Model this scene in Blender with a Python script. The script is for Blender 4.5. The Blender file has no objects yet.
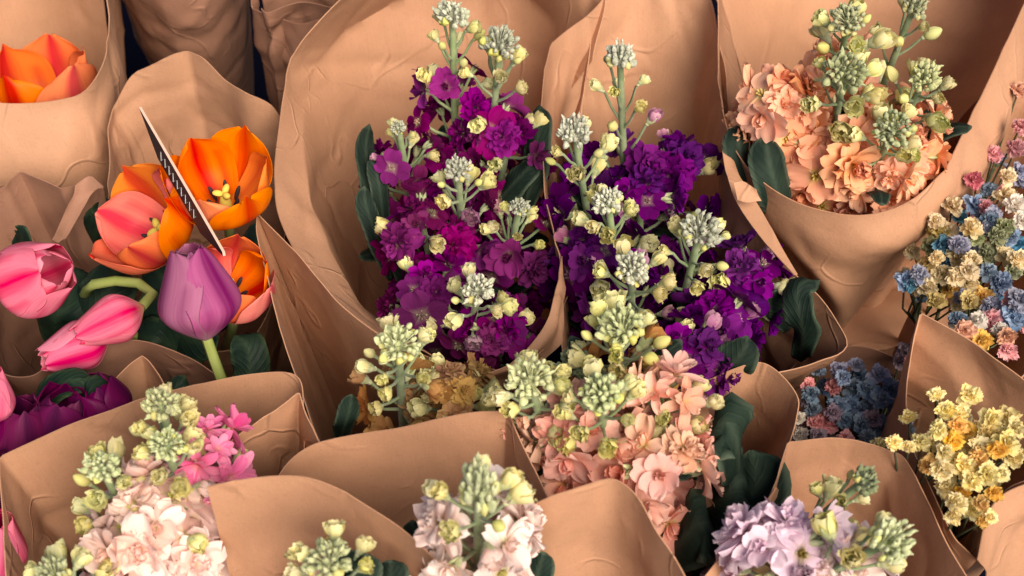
import bpy, math, random
import numpy as np
from mathutils import Vector, Matrix, Quaternion, noise

RND = random.Random(11)
C = bpy.context.scene.collection
S = bpy.context.scene

# ------------------------------------------------------------------ camera
W, H = 1024, 576
PITCH = math.radians(55)
DIST = 1.12
FOV = math.radians(40)
AIM = Vector((0, 0, 0.46))
FWD = Vector((0, math.cos(PITCH), -math.sin(PITCH)))
CAM = AIM - FWD * DIST
cR = Vector((1, 0, 0))
cU = cR.cross(FWD).normalized()
cT = -FWD
cam_d = bpy.data.cameras.new('camera')
cam = bpy.data.objects.new('camera', cam_d)
C.objects.link(cam)
cam.location = CAM
cam.rotation_euler = (math.pi / 2 - PITCH, 0, 0)
cam_d.sensor_width = 36
cam_d.angle = FOV
cam_d.clip_start = 0.02
cam_d.clip_end = 200
cam_d.dof.use_dof = True
cam_d.dof.focus_distance = DIST - 0.05
cam_d.dof.aperture_fstop = 9.0
S.camera = cam
TANH = math.tan(FOV / 2)


def P(px, py, z):
    """the point at height z that the photograph shows at this pixel"""
    d = FWD + cR * ((px - W / 2) / (W / 2) * TANH) - cU * ((py - H / 2) / (W / 2) * TANH)
    return CAM + d * ((z - CAM.z) / d.z)


def Vc(r, u, t):
    return (cR * r + cU * u + cT * t).normalized()


# ------------------------------------------------------------------ materials
def new_mat(name):
    m = bpy.data.materials.new(name)
    m.use_nodes = True
    nt = m.node_tree
    nt.nodes.clear()
    return m, nt, nt.nodes, nt.links


def N(nodes, t, **kw):
    n = nodes.new(t)
    for k, v in kw.items():
        setattr(n, k, v)
    return n


def mixc(nodes, links, fac, a, b, mode='MIX'):
    n = nodes.new('ShaderNodeMix')
    n.data_type = 'RGBA'
    n.blend_type = mode
    n.clamp_factor = True
    for i, v in ((0, fac), (6, a), (7, b)):
        if hasattr(v, 'is_output'):
            links.new(v, n.inputs[i])
        elif i == 0:
            n.inputs[0].default_value = v
        else:
            n.inputs[i].default_value = (*v, 1)
    return n.outputs[2]


def leafy(nodes, links, col, rough, trans, normal=None, sheen=0.0, spec=0.3):
    b = N(nodes, 'ShaderNodeBsdfPrincipled')
    b.inputs['Roughness'].default_value = rough
    b.inputs['Specular IOR Level'].default_value = spec
    b.inputs['Sheen Weight'].default_value = sheen
    b.inputs['Sheen Roughness'].default_value = 0.4
    t = N(nodes, 'ShaderNodeBsdfTranslucent')
    links.new(col, b.inputs['Base Color'])
    links.new(col, t.inputs['Color'])
    if normal:
        links.new(normal, b.inputs['Normal'])
        links.new(normal, t.inputs['Normal'])
    mx = N(nodes, 'ShaderNodeMixShader')
    mx.inputs[0].default_value = trans
    links.new(b.outputs[0], mx.inputs[1])
    links.new(t.outputs[0], mx.inputs[2])
    o = N(nodes, 'ShaderNodeOutputMaterial')
    links.new(mx.outputs[0], o.inputs[0])


def vary(nodes, links, col, hue=0.02, val=0.25, sat=0.15):
    oi = N(nodes, 'ShaderNodeObjectInfo')
    hs = N(nodes, 'ShaderNodeHueSaturation')
    links.new(col, hs.inputs['Color'])
    for k, (inp, amp, mid) in enumerate((('Hue', hue, 0.5), ('Value', val, 1.0), ('Saturation', sat, 1.0))):
        mu = N(nodes, 'ShaderNodeMath', operation='MULTIPLY')
        links.new(oi.outputs['Random'], mu.inputs[0])
        mu.inputs[1].default_value = (1, 7.31, 13.7)[k]
        fr = N(nodes, 'ShaderNodeMath', operation='FRACT')
        links.new(mu.outputs[0], fr.inputs[0])
        mr = N(nodes, 'ShaderNodeMapRange')
        links.new(fr.outputs[0], mr.inputs[0])
        mr.inputs[3].default_value = mid - amp
        mr.inputs[4].default_value = mid + amp
        links.new(mr.outputs[0], hs.inputs[inp])
    return hs.outputs[0]


def paper_mat(name, c):
    m, nt, nodes, links = new_mat(name)
    uv = N(nodes, 'ShaderNodeUVMap')
    tc = N(nodes, 'ShaderNodeTexCoord')
    # long fibres: noise stretched along one direction of the sheet
    mp = N(nodes, 'ShaderNodeMapping')
    mp.inputs['Scale'].default_value = (1200, 55, 1)
    links.new(uv.outputs[0], mp.inputs[0])
    n1 = N(nodes, 'ShaderNodeTexNoise')
    n1.inputs['Scale'].default_value = 1
    n1.inputs['Detail'].default_value = 4
    links.new(mp.outputs[0], n1.inputs['Vector'])
    n2 = N(nodes, 'ShaderNodeTexNoise')
    n2.inputs['Scale'].default_value = 600
    n2.inputs['Detail'].default_value = 5
    links.new(tc.outputs['Object'], n2.inputs['Vector'])
    n3 = N(nodes, 'ShaderNodeTexNoise')
    n3.inputs['Scale'].default_value = 14
    n3.inputs['Detail'].default_value = 6
    links.new(tc.outputs['Object'], n3.inputs['Vector'])
    a = mixc(nodes, links, n1.outputs[0], tuple(x * 0.84 for x in c), tuple(min(1, x * 1.16) for x in c))
    b = mixc(nodes, links, n2.outputs[0], tuple(x * 0.84 for x in c), tuple(min(1, x * 1.16) for x in c))
    ab = mixc(nodes, links, 0.5, a, b)
    rr = N(nodes, 'ShaderNodeMapRange')
    links.new(n3.outputs[0], rr.inputs[0])
    rr.inputs[1].default_value, rr.inputs[2].default_value = 0.35, 0.7
    big = mixc(nodes, links, rr.outputs[0], (0.90, 0.88, 0.86), (1.06, 1.05, 1.05))
    col = mixc(nodes, links, 1.0, ab, big, 'MULTIPLY')
    # darker fibre flecks in the pulp
    fl = N(nodes, 'ShaderNodeTexNoise')
    fl.inputs['Scale'].default_value = 260
    fl.inputs['Detail'].default_value = 2
    links.new(tc.outputs['Object'], fl.inputs['Vector'])
    fr_ = N(nodes, 'ShaderNodeMapRange')
    links.new(fl.outputs[0], fr_.inputs[0])
    fr_.inputs[1].default_value, fr_.inputs[2].default_value = 0.60, 0.72
    fr_.inputs[4].default_value = 0.2
    col = mixc(nodes, links, fr_.outputs[0], col, tuple(x * 0.62 for x in c))
    # shallow crumples
    n4 = N(nodes, 'ShaderNodeTexNoise')
    n4.inputs['Scale'].default_value = 38
    n4.inputs['Detail'].default_value = 3
    n4.inputs['Distortion'].default_value = 0.6
    links.new(tc.outputs['Object'], n4.inputs['Vector'])
    # sharp hairline creases left by handling
    vz = N(nodes, 'ShaderNodeTexVoronoi', feature='DISTANCE_TO_EDGE')
    vz.inputs['Scale'].default_value = 13
    dn = N(nodes, 'ShaderNodeTexNoise')
    dn.inputs['Scale'].default_value = 9
    links.new(tc.outputs['Object'], dn.inputs['Vector'])
    dv_ = mixc(nodes, links, 0.12, (0, 0, 0), (0, 0, 0))
    mixn = dv_.node
    links.new(tc.outputs['Object'], mixn.inputs[6])
    links.new(dn.outputs[1], mixn.inputs[7])
    links.new(dv_, vz.inputs['Vector'])
    cr_ = N(nodes, 'ShaderNodeMapRange')
    cr_.interpolation_type = 'SMOOTHSTEP'
    links.new(vz.outputs[0], cr_.inputs[0])
    cr_.inputs[1].default_value, cr_.inputs[2].default_value = 0.0, 0.035
    ms = N(nodes, 'ShaderNodeMapRange')
    links.new(n3.outputs[0], ms.inputs[0])
    ms.inputs[1].default_value, ms.inputs[2].default_value = 0.46, 0.62
    cm_ = N(nodes, 'ShaderNodeMath', operation='MULTIPLY')
    inv = N(nodes, 'ShaderNodeMath', operation='SUBTRACT')
    inv.inputs[0].default_value = 1.0
    links.new(cr_.outputs[0], inv.inputs[1])
    links.new(inv.outputs[0], cm_.inputs[0])
    links.new(ms.outputs[0], cm_.inputs[1])
    bp3 = N(nodes, 'ShaderNodeBump')
    bp3.inputs['Strength'].default_value = 0.7
    bp3.inputs['Distance'].default_value = 0.0014
    links.new(cm_.outputs[0], bp3.inputs['Height'])
    bp = N(nodes, 'ShaderNodeBump')
    bp.inputs['Strength'].default_value = 0.2
    bp.inputs['Distance'].default_value = 0.0012
    links.new(bp3.outputs[0], bp.inputs['Normal'])
    links.new(n2.outputs[0], bp.inputs['Height'])
    bp2 = N(nodes, 'ShaderNodeBump')
    bp2.inputs['Strength'].default_value = 0.12
    bp2.inputs['Distance'].default_value = 0.006
    links.new(n4.outputs[0], bp2.inputs['Height'])
    links.new(bp.outputs[0], bp2.inputs['Normal'])
    leafy(nodes, links, col, 0.66, 0.20, bp2.outputs[0], spec=0.25)
    return m


def petal_mat(name, c0, c1, centre, trans=0.3, hue=0.015, val=0.2, rough=0.55, streak=0.8, spec=0.10):
    """Col.r = centre amount, Col.g = second colour amount"""
    m, nt, nodes, links = new_mat(name)
    at = N(nodes, 'ShaderNodeVertexColor', layer_name='Col')
    sp = N(nodes, 'ShaderNodeSeparateColor')
    links.new(at.outputs[0], sp.inputs[0])
    tc = N(nodes, 'ShaderNodeTexCoord')
    uv = N(nodes, 'ShaderNodeUVMap')
    mp = N(nodes, 'ShaderNodeMapping')
    mp.inputs['Scale'].default_value = (26, 2.0, 1)
    links.new(uv.outputs[0], mp.inputs[0])
    vn = N(nodes, 'ShaderNodeTexNoise')
    vn.inputs['Scale'].default_value = 1
    vn.inputs['Detail'].default_value = 3
    links.new(mp.outputs[0], vn.inputs['Vector'])
    ad = N(nodes, 'ShaderNodeMath', operation='MULTIPLY_ADD')
    links.new(vn.outputs[0], ad.inputs[0])
    ad.inputs[1].default_value = streak
    ad.inputs[2].default_value = -streak / 2
    ad2 = N(nodes, 'ShaderNodeMath', operation='ADD', use_clamp=True)
    links.new(ad.outputs[0], ad2.inputs[0])
    links.new(sp.outputs[1], ad2.inputs[1])
    col = mixc(nodes, links, ad2.outputs[0], c0, c1)
    col = mixc(nodes, links, sp.outputs[0], col, centre)
    col = vary(nodes, links, col, hue, val, 0.12)
    bp = N(nodes, 'ShaderNodeBump')
    bp.inputs['Strength'].default_value = 0.35
    bp.inputs['Distance'].default_value = 0.001
    links.new(vn.outputs[0], bp.inputs['Height'])
    leafy(nodes, links, col, rough, trans, bp.outputs[0], sheen=0.0, spec=spec)
    return m


def green_mat(name, c0, c1, rough=0.5, trans=0.12, sheen=0.0, scale=60, val=0.2, edge=None):
    m, nt, nodes, links = new_mat(name)
    tc = N(nodes, 'ShaderNodeTexCoord')
    n = N(nodes, 'ShaderNodeTexNoise')
    n.inputs['Scale'].default_value = scale
    n.inputs['Detail'].default_value = 4
    links.new(tc.outputs['Object'], n.inputs['Vector'])
    mr = N(nodes, 'ShaderNodeMapRange')
    links.new(n.outputs[0], mr.inputs[0])
    mr.inputs[1].default_value, mr.inputs[2].default_value = 0.35, 0.65
    col = mixc(nodes, links, mr.outputs[0], c0, c1)
    if edge:
        at = N(nodes, 'ShaderNodeVertexColor', layer_name='Col')
        sp = N(nodes, 'ShaderNodeSeparateColor')
        links.new(at.outputs[0], sp.inputs[0])
        col = mixc(nodes, links, sp.outputs[0], col, edge)
    col = vary(nodes, links, col, 0.012, val, 0.1)
    hgt = n.outputs[0]
    if edge:
        uv = N(nodes, 'ShaderNodeUVMap')
        sx = N(nodes, 'ShaderNodeSeparateXYZ')
        links.new(uv.outputs[0], sx.inputs[0])
        m1 = N(nodes, 'ShaderNodeMath', operation='SUBTRACT'); links.new(sx.outputs[0], m1.inputs[0]); m1.inputs[1].default_value = .5
        m2 = N(nodes, 'ShaderNodeMath', operation='ABSOLUTE'); links.new(m1.outputs[0], m2.inputs[0])
        m3 = N(nodes, 'ShaderNodeMath', operation='MULTIPLY_ADD'); links.new(sx.outputs[1], m3.inputs[0]); m3.inputs[1].default_value = -1.8; links.new(m2.outputs[0], m3.inputs[2])
        m4 = N(nodes, 'ShaderNodeMath', operation='MULTIPLY'); links.new(m3.outputs[0], m4.inputs[0]); m4.inputs[1].default_value = 38
        m5 = N(nodes, 'ShaderNodeMath', operation='SINE'); links.new(m4.outputs[0], m5.inputs[0])
        m6 = N(nodes, 'ShaderNodeMath', operation='POWER'); 
        m7 = N(nodes, 'ShaderNodeMath', operation='MULTIPLY_ADD'); links.new(m5.outputs[0], m7.inputs[0]); m7.inputs[1].default_value = .5; m7.inputs[2].default_value = .5
        links.new(m7.outputs[0], m6.inputs[0]); m6.inputs[1].default_value = 6
        m8 = N(nodes, 'ShaderNodeMath', operation='ADD'); links.new(m6.outputs[0], m8.inputs[0]); links.new(n.outputs[0], m8.inputs[1])
        hgt = m8.outputs[0]
    bp = N(nodes, 'ShaderNodeBump')
    bp.inputs['Strength'].default_value = 0.4
    bp.inputs['Distance'].default_value = 0.0008
    links.new(hgt, bp.inputs['Height'])
    leafy(nodes, links, col, rough, trans, bp.outputs[0], sheen=sheen, spec=0.11)
    return m


def flat_mat(name, c, rough=0.7, noise_amt=0.15, scale=40, spec=0.3):
    m, nt, nodes, links = new_mat(name)
    tc = N(nodes, 'ShaderNodeTexCoord')
    n = N(nodes, 'ShaderNodeTexNoise')
    n.inputs['Scale'].default_value = scale
    n.inputs['Detail'].default_value = 4
    links.new(tc.outputs['Object'], n.inputs['Vector'])
    col = mixc(nodes, links, n.outputs[0], tuple(x * (1 - noise_amt) for x in c), tuple(x * (1 + noise_amt) for x in c))
    b = N(nodes, 'ShaderNodeBsdfPrincipled')
    links.new(col, b.inputs['Base Color'])
    b.inputs['Roughness'].default_value = rough
    b.inputs['Specular IOR Level'].default_value = spec
    o = N(nodes, 'ShaderNodeOutputMaterial')
    links.new(b.outputs[0], o.inputs[0])
    return m


M = {}
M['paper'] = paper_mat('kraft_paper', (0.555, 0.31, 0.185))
M['paper_shaded'] = paper_mat('shaded_kraft_paper', (0.36, 0.19, 0.125))  # same kraft paper, shade painted in as a darker base for the dim wraps
GC = (0.55, 0.52, 0.14)
M['purple'] = petal_mat('magenta_purple_petal', (0.12, 0.0012, 0.072), (0.25, 0.006, 0.18), (0.42, 0.28, 0.22), hue=0.03, val=0.35, spec=0.03)
M['violet'] = petal_mat('violet_petal', (0.065, 0.0012, 0.085), (0.16, 0.004, 0.19), (0.38, 0.24, 0.27), hue=0.03, val=0.35, spec=0.03)
M['peach'] = petal_mat('peach_petal', (0.93, 0.44, 0.23), (0.94, 0.54, 0.36), (0.70, 0.55, 0.14), hue=0.01, val=0.08)
M['salmon'] = petal_mat('salmon_pink_petal', (0.85, 0.40, 0.29), (0.90, 0.56, 0.44), (0.62, 0.50, 0.12), hue=0.02, val=0.14)
M['blush'] = petal_mat('blush_petal', (0.86, 0.58, 0.48), (0.92, 0.72, 0.66), GC, hue=0.012, val=0.08)
M['white'] = petal_mat('pale_pink_petal', (0.93, 0.70, 0.63), (0.95, 0.82, 0.76), GC, hue=0.01, val=0.06)
M['lilac'] = petal_mat('lilac_petal', (0.78, 0.57, 0.70), (0.88, 0.72, 0.80), (0.30, 0.25, 0.06), hue=0.015, val=0.1)
M['pink'] = petal_mat('bright_pink_petal', (0.78, 0.14, 0.34), (0.85, 0.34, 0.50), (0.55, 0.45, 0.10), hue=0.012, val=0.12)
M['amber'] = petal_mat('amber_petal', (0.46, 0.20, 0.09), (0.58, 0.36, 0.13), (0.55, 0.44, 0.10), hue=0.02, val=0.2)
M['budyellow'] = petal_mat('pale_yellow_bud_petal', (0.78, 0.72, 0.26), (0.84, 0.80, 0.46), (0.52, 0.58, 0.16), hue=0.015, val=0.1)
M['budpurple'] = petal_mat('striped_bud_petal', (0.38, 0.07, 0.28), (0.66, 0.42, 0.46), (0.62, 0.52, 0.32), hue=0.03, val=0.2)
M['sepal'] = green_mat('downy_grey_green_sepal', (0.34, 0.39, 0.19), (0.56, 0.58, 0.34), 0.8, 0.1, 0.2, 260)
M['sepalgrey'] = green_mat('downy_silver_sepal', (0.30, 0.33, 0.23), (0.58, 0.58, 0.46), 0.85, 0.08, 0.25, 260)
M['sepaldark'] = green_mat('dark_sepal', (0.16, 0.20, 0.10), (0.28, 0.33, 0.18), 0.8, 0.06, 0.3, 260)
M['stem'] = green_mat('downy_green_stem', (0.19, 0.27, 0.12), (0.29, 0.36, 0.19), 0.7, 0.05, 0.25, 90)
M['stemdark'] = green_mat('wiry_dark_stem', (0.05, 0.06, 0.03), (0.09, 0.10, 0.05), 0.8, 0.0, 0.0, 90)
M['leaf'] = green_mat('blue_green_leaf', (0.006, 0.014, 0.010), (0.014, 0.027, 0.018), 0.68, 0.05, 0.0, 45, 0.25, edge=(0.075, 0.105, 0.07))
M['tulipleaf'] = green_mat('tulip_leaf', (0.008, 0.020, 0.014), (0.018, 0.036, 0.022), 0.5, 0.08, 0, 40, 0.2, edge=(0.06, 0.1, 0.05))
M['tulipstem'] = green_mat('tulip_stem', (0.24, 0.30, 0.08), (0.34, 0.38, 0.14), 0.45, 0.08, 0, 40)
M['t_orange'] = petal_mat('orange_tulip_petal', (0.90, 0.215, 0.014), (0.62, 0.012, 0.005), (0.88, 0.42, 0.03), 0.35, 0.008, 0.08, 0.4, streak=0.45)
M['t_flame'] = petal_mat('pink_flamed_tulip_petal', (0.86, 0.22, 0.15), (0.68, 0.022, 0.045), (0.90, 0.40, 0.05), 0.3, 0.008, 0.08, 0.4, streak=0.45)
M['t_pink'] = petal_mat('pink_tulip_petal', (0.82, 0.23, 0.34), (0.66, 0.025, 0.13), (0.86, 0.52, 0.32), 0.3, 0.008, 0.08, 0.4)
M['t_purple'] = petal_mat('mauve_tulip_petal', (0.41, 0.125, 0.245), (0.19, 0.028, 0.11), (0.48, 0.26, 0.34), 0.25, 0.008, 0.08, 0.4)
M['t_magenta'] = petal_mat('dark_magenta_tulip_petal', (0.13, 0.005, 0.065), (0.06, 0.003, 0.04), (0.3, 0.05, 0.14), 0.25, 0.008, 0.1, 0.4)
M['pistil'] = flat_mat('yellow_pistil', (0.75, 0.58, 0.10))
M['anther'] = flat_mat('dark_anther', (0.03, 0.02, 0.025))
HEADC = {'b': ((0.16, 0.27, 0.45), (0.36, 0.46, 0.62)), 't': ((0.05, 0.17, 0.28), (0.14, 0.32, 0.44)),
         'v': ((0.27, 0.29, 0.45), (0.46, 0.47, 0.58)), 'c': ((0.78, 0.62, 0.34), (0.86, 0.75, 0.50)),
         'o': ((0.52, 0.38, 0.12), (0.66, 0.52, 0.22)), 'g': ((0.30, 0.32, 0.16), (0.44, 0.47, 0.28)),
         'p': ((0.72, 0.30, 0.34), (0.82, 0.46, 0.46)), 'w': ((0.76, 0.70, 0.62), (0.85, 0.80, 0.72)),
         's': ((0.74, 0.38, 0.22), (0.80, 0.50, 0.34)), 'r': ((0.52, 0.10, 0.17), (0.66, 0.22, 0.26)),
         'd': ((0.16, 0.24, 0.35), (0.30, 0.38, 0.48)), 'm': ((0.32, 0.24, 0.30), (0.42, 0.33, 0.38)),
         'y': ((0.86, 0.52, 0.10), (0.90, 0.66, 0.22)), 'l': ((0.95, 0.78, 0.32), (0.95, 0.86, 0.50))}
HEADN = {'b': 'blue', 't': 'teal', 'v': 'lavender', 'c': 'cream', 'o': 'ochre', 'g': 'olive', 'p': 'pink', 'w': 'off_white',
         's': 'salmon', 'r': 'red', 'd': 'dusky_blue', 'm': 'mauve', 'y': 'yellow', 'l': 'pale_yellow'}
for k, (a, b) in HEADC.items():
    M['h_' + k] = petal_mat(HEADN[k] + '_dried_petal', a, b, tuple(x * 0.85 for x in a), 0.4, 0.008, 0.15, 0.75)
M['ground'] = flat_mat('dark_table_cloth', (0.003, 0.0035, 0.009), 0.95, spec=0.02)
M['slate'] = flat_mat('black_card', (0.012, 0.012, 0.018), 0.5)
M['cardedge'] = flat_mat('pale_card_edge', (0.62, 0.42, 0.32), 0.6)
M['chalk'] = flat_mat('white_chalk', (0.7, 0.68, 0.66), 0.9)


# ------------------------------------------------------------------ mesh tools
class MB:
    def __init__(s):
        s.v, s.f, s.mi, s.uv, s.col = [], [], [], [], []

    def grid(s, pts, nu, nv, mi=0, uvs=None, cols=None):
        """pts: nv rows of nu points"""
        o = len(s.v)
        s.v += [tuple(p) for p in pts]
        s.uv += uvs if uvs else [(i % nu / (nu - 1), i // nu / (nv - 1)) for i in range(nu * nv)]
        s.col += cols if cols else [(0, 0, 0, 1)] * (nu * nv)
        for j in range(nv - 1):
            for i in range(nu - 1):
                a = o + j * nu + i
                s.f.append((a, a + 1, a + 1 + nu, a + nu))
                s.mi.append(mi)

    def tube(s, path, radii, n=8, mi=0):
        pts = [Vector(p) for p in path]
        rings = []
        ref = Vector((0.31, 0.2, 0.93))
        for i, p in enumerate(pts):
            t = (pts[min(i + 1, len(pts) - 1)] - pts[max(i - 1, 0)]).normalized()
            a = t.cross(ref)
            if a.length < 1e-4:
                a = t.cross(Vector((1, 0, 0)))
            a.normalize()
            b = t.cross(a)
            r = radii[i] if isinstance(radii, (list, tuple)) else radii
            rings += [p + a * (r * math.cos(2 * math.pi * k / n)) + b * (r * math.sin(2 * math.pi * k / n)) for k in range(n + 1)]
        s.grid(rings, n + 1, len(pts), mi)

    def ellipsoid(s, c, d, r, l, n=8, m=6, mi=0, pinch=0.0, col=(0, 0, 0, 1), lobes=0, lob=0.0):
        q = Vector(d).to_track_quat('Z', 'Y')
        pts = []
        for j in range(m + 1):
            th = math.pi * j / m
            rr, zz = math.sin(th), -math.cos(th)
            rr *= 1 - pinch * max(0, zz) ** 1.5
            for i in range(n + 1):
                ph = 2 * math.pi * i / n
                k = 1 + lob * math.cos(lobes * ph) if lobes else 1
                pts.append(Vector(c) + q @ Vector((r * rr * k * math.cos(ph), r * rr * k * math.sin(ph), l * zz)))
        s.grid(pts, n + 1, m + 1, mi, cols=[col] * len(pts))

    def mesh(s, name, mats):
        me = bpy.data.meshes.new(name)
        me.from_pydata(s.v, [], s.f)
        for m in mats:
            me.materials.append(m)
        me.polygons.foreach_set('material_index', s.mi)
        me.polygons.foreach_set('use_smooth', [True] * len(s.f))
        li = np.empty(len(me.loops), dtype=np.int32)
        me.loops.foreach_get('vertex_index', li)
        ul = me.uv_layers.new(name='UVMap')
        ul.data.foreach_set('uv', np.array(s.uv, dtype=np.float32)[li].ravel())
        ca = me.color_attributes.new('Col', 'FLOAT_COLOR', 'POINT')
        ca.data.foreach_set('color', np.array(s.col, dtype=np.float32).ravel())
        me.update()
        return me


def link(name, me, parent=None, loc=(0, 0, 0), rot=None, scale=1.0):
    o = bpy.data.objects.new(name, me)
    C.objects.link(o)
    if parent:
        o.parent = parent
    o.location = loc
    if rot is not None:
        o.rotation_mode = 'QUATERNION'
        o.rotation_quaternion = rot
    if scale != 1.0:
        o.scale = (scale,) * 3 if not isinstance(scale, (tuple, list)) else scale
    return o


def thing(name, loc, label, cat, group=None):
    o = bpy.data.objects.new(name, None)
    C.objects.link(o)
    o.empty_display_size = 0.02
    o.location = loc
    o['label'] = label
    o['category'] = cat
    if group:
        o['group'] = group
    return o


def facing(d, roll=0.0):
    return Vector(d).normalized().to_track_quat('Z', 'Y') @ Quaternion((0, 0, 1), roll)


# ------------------------------------------------------------------ splines
def spline(pts, n):
    """Catmull-Rom through (Vector, corner) points, resampled to n even steps"""
    dense = []
    segs, cur = [], []
    for p, c in pts:
        cur.append(p)
        if c and len(cur) > 1:
            segs.append(cur)
            cur = [p]
    if len(cur) > 1:
        segs.append(cur)
    for sg in segs:
        for i in range(len(sg) - 1):
            p1, p2 = sg[i], sg[i + 1]
            p0 = sg[i - 1] if i else p1 * 2 - p2
            p3 = sg[i + 2] if i + 2 < len(sg) else p2 * 2 - p1
            for k in range(14):
                t = k / 14
                dense.append(0.5 * ((2 * p1) + (p2 - p0) * t + (2 * p0 - 5 * p1 + 4 * p2 - p3) * t * t + (3 * p1 - p0 - 3 * p2 + p3) * t ** 3))
    dense.append(segs[-1][-1])
    L = [0]
    for a, b in zip(dense, dense[1:]):
        L.append(L[-1] + (b - a).length)
    out, j = [], 0
    for i in range(n):
        s = L[-1] * i / (n - 1)
        while j < len(L) - 2 and L[j + 1] < s:
            j += 1
        t = (s - L[j]) / max(1e-9, L[j + 1] - L[j])
        out.append(dense[j].lerp(dense[j + 1], min(1, t)))
    return out


def cr4(p0, p1, p2, p3, t):
    return 0.5 * ((2 * p1) + (p2 - p0) * t + (2 * p0 - 5 * p1 + 4 * p2 - p3) * t * t + (3 * p1 - p0 - 3 * p2 + p3) * t ** 3)


WRAP = {}


class Wrapper:
    """a kraft paper cone standing round a bunch; its sheets run from a free rim down to the tied neck"""

    def __init__(s, key, cx, cy, z, label, mat='paper'):
        s.key, s.z, s.mat = key, z, mat
        c = P(cx, cy, z)
        s.neck = Vector((c.x, c.y, 0.03))
        s.root = thing('paper_wrap', (c.x, c.y, 0.0), label, 'bouquet wrap')
        WRAP[key] = s
        s.n = 0

    def pts(s, row, dz=0.0):
        out = []
        for p in row:
            z = s.z + dz + (p[2] if len(p) > 2 else 0)
            out.append((P(p[0], p[1], z), len(p) > 3))
        return out

    def sheet(s, rows, name='sheet', neck=True, nu=210, wr=1.0, seed=None, down=0.55, shrink=0.62, mat=None, crease=1.0, keep=False, sharp=False):
        """rows: list of (points, dz); neck: continue to the tied neck of the cone"""
        s.n += 1
        sd = (hash_(s.key) + s.n * 17.3) if seed is None else seed
        if neck and not keep:
            rows = rows[:1]
        R = [spline(s.pts(r, dz), nu) for r, dz in rows]
        if neck:
            last = R[-1]
            c = sum(last, Vector()) / len(last)
            nk = []
            mid = []
            for p in last:
                d = Vector((p.x - s.neck.x, p.y - s.neck.y, 0))
                d = d.normalized() if d.length > 1e-6 else Vector((1, 0, 0))
                e = s.neck + d * 0.03
                nk.append(e)
                m_ = p.lerp(e, down)
                mid.append(m_ + d * 0.008)
            R += [mid, nk]
        K = len(R)
        per = [18] * (K - 1)
        if neck:
            per[-1], per[-2] = 5, 48 if K == 3 else 34
        P3, uvs = [], []
        tv = 0
        for k in range(K - 1):
            for q in range(per[k] + (1 if k == K - 2 else 0)):
                t = q / per[k]
                vv = k + t
                for i in range(nu):
                    p1, p2 = R[k][i], R[k + 1][i]
                    p0 = R[k - 1][i] if k else p1 * 2 - p2
                    p3 = R[k + 2][i] if k + 2 < K else p2 * 2 - p1
                    if sharp and k == 0:
                        p3 = p2 * 2 - p1
                    if sharp and k == 1:
                        p0 = p1 * 2 - p2
                    P3.append(cr4(p0, p1, p2, p3, t))
                    uvs.append((i / (nu - 1) * 0.5, vv / K * 0.5))
        nv = len(P3) // nu
        A = np.array([tuple(p) for p in P3]).reshape(nv, nu, 3)
        du = np.gradient(A, axis=1)
        dv = np.gradient(A, axis=0)
        nrm = np.cross(du, dv)
        nrm /= np.maximum(1e-9, np.linalg.norm(nrm, axis=2, keepdims=True))
        D = np.zeros((nv, nu))
        rr = random.Random(int(sd * 100))
        folds = []
        for _ in range(int(3 + nu * 0.055)):     # straight sharp folds across the sheet
            j, i = rr.randrange(0, max(1, int(nv * 0.5))), rr.randrange(nu)
            c0 = Vector(A[j, i])
            d = Vector((rr.uniform(-1, 1), rr.uniform(-1, 1), rr.uniform(-1.6, 1.6))).normalized()
            nn = d.cross(Vector(nrm[j, i])).normalized()
            folds.append((c0, d, nn, rr.choice((-1, 1)) * rr.uniform(0.0014, 0.0040), rr.uniform(0.007, 0.028), rr.uniform(0.05, 0.14)))
        rimf = []
        for j in range(nv):
            dist = float(np.median(np.linalg.norm(A[j] - A[0], axis=1)))
            rimf.append(.4 + .6 * min(1, dist / .03))
        for j in range(nv):
            for i in range(nu):
                p0_ = Vector(A[j, i])
                p = p0_ + Vector((sd, sd * 0.7, -sd))
                a = noise.noise(p * 5.5) * 0.0026
                r2 = 1 - abs(noise.noise(p * 15.0 + Vector((2, 7, 3))))
                h = a + (r2 ** 9) * 0.0016 * crease
                for c0, d, nn, am, wd_, ln in folds:
                    q = p0_ - c0
                    al = abs(q.dot(d))
                    if al < ln:
                        h += crease * am * max(0, 1 - abs(q.dot(nn)) / wd_) * (1 - al / ln)
                D[j, i] = h * wr * rimf[j]
        A = A + nrm * D[:, :, None]
        b = MB()
        o = s.root.location
        b.grid([(x[0] - o.x, x[1] - o.y, max(0.003, x[2]) - o.z) for x in A.reshape(-1, 3)], nu, nv, 0, uvs)
        ob = link(name, b.mesh(name, [mat and M[mat] or M[s.mat]]), s.root)
        md = ob.modifiers.new('thickness', 'SOLIDIFY')
        md.thickness = 0.0008
        md.offset = 0
        es = ob.modifiers.new('crisp_edge', 'EDGE_SPLIT')
        es.split_angle = math.radians(50)
        return ob


def hash_(t):
    return sum(ord(c) * (i + 3) for i, c in enumerate(t)) % 97 * 1.37


def ell(cx, cy, rx, ry, back=0.05, a0=100, n=16):
    out = []
    for i in range(n + 1):
        a = math.radians(a0 + 372 * i / n)
        out.append((cx + rx * math.cos(a), cy - ry * math.sin(a), back * max(0, math.sin(a))))
    return out


def inset(row, cx, cy, f):
    return [((p[0] - cx) * f + cx, (p[1] - cy) * f + cy) + tuple(p[2:]) for p in row]


# ------------------------------------------------------------------ ground
gb = MB()
gb.grid([(-6 + 12 * i, -4 + 12 * j, 0) for j in range(2) for i in range(2)], 2, 2)
g = link('ground', gb.mesh('ground', [M['ground']]))
g['kind'] = 'structure'
g['label'] = 'dark table surface seen in the gaps between the wrapped bunches'

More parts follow.
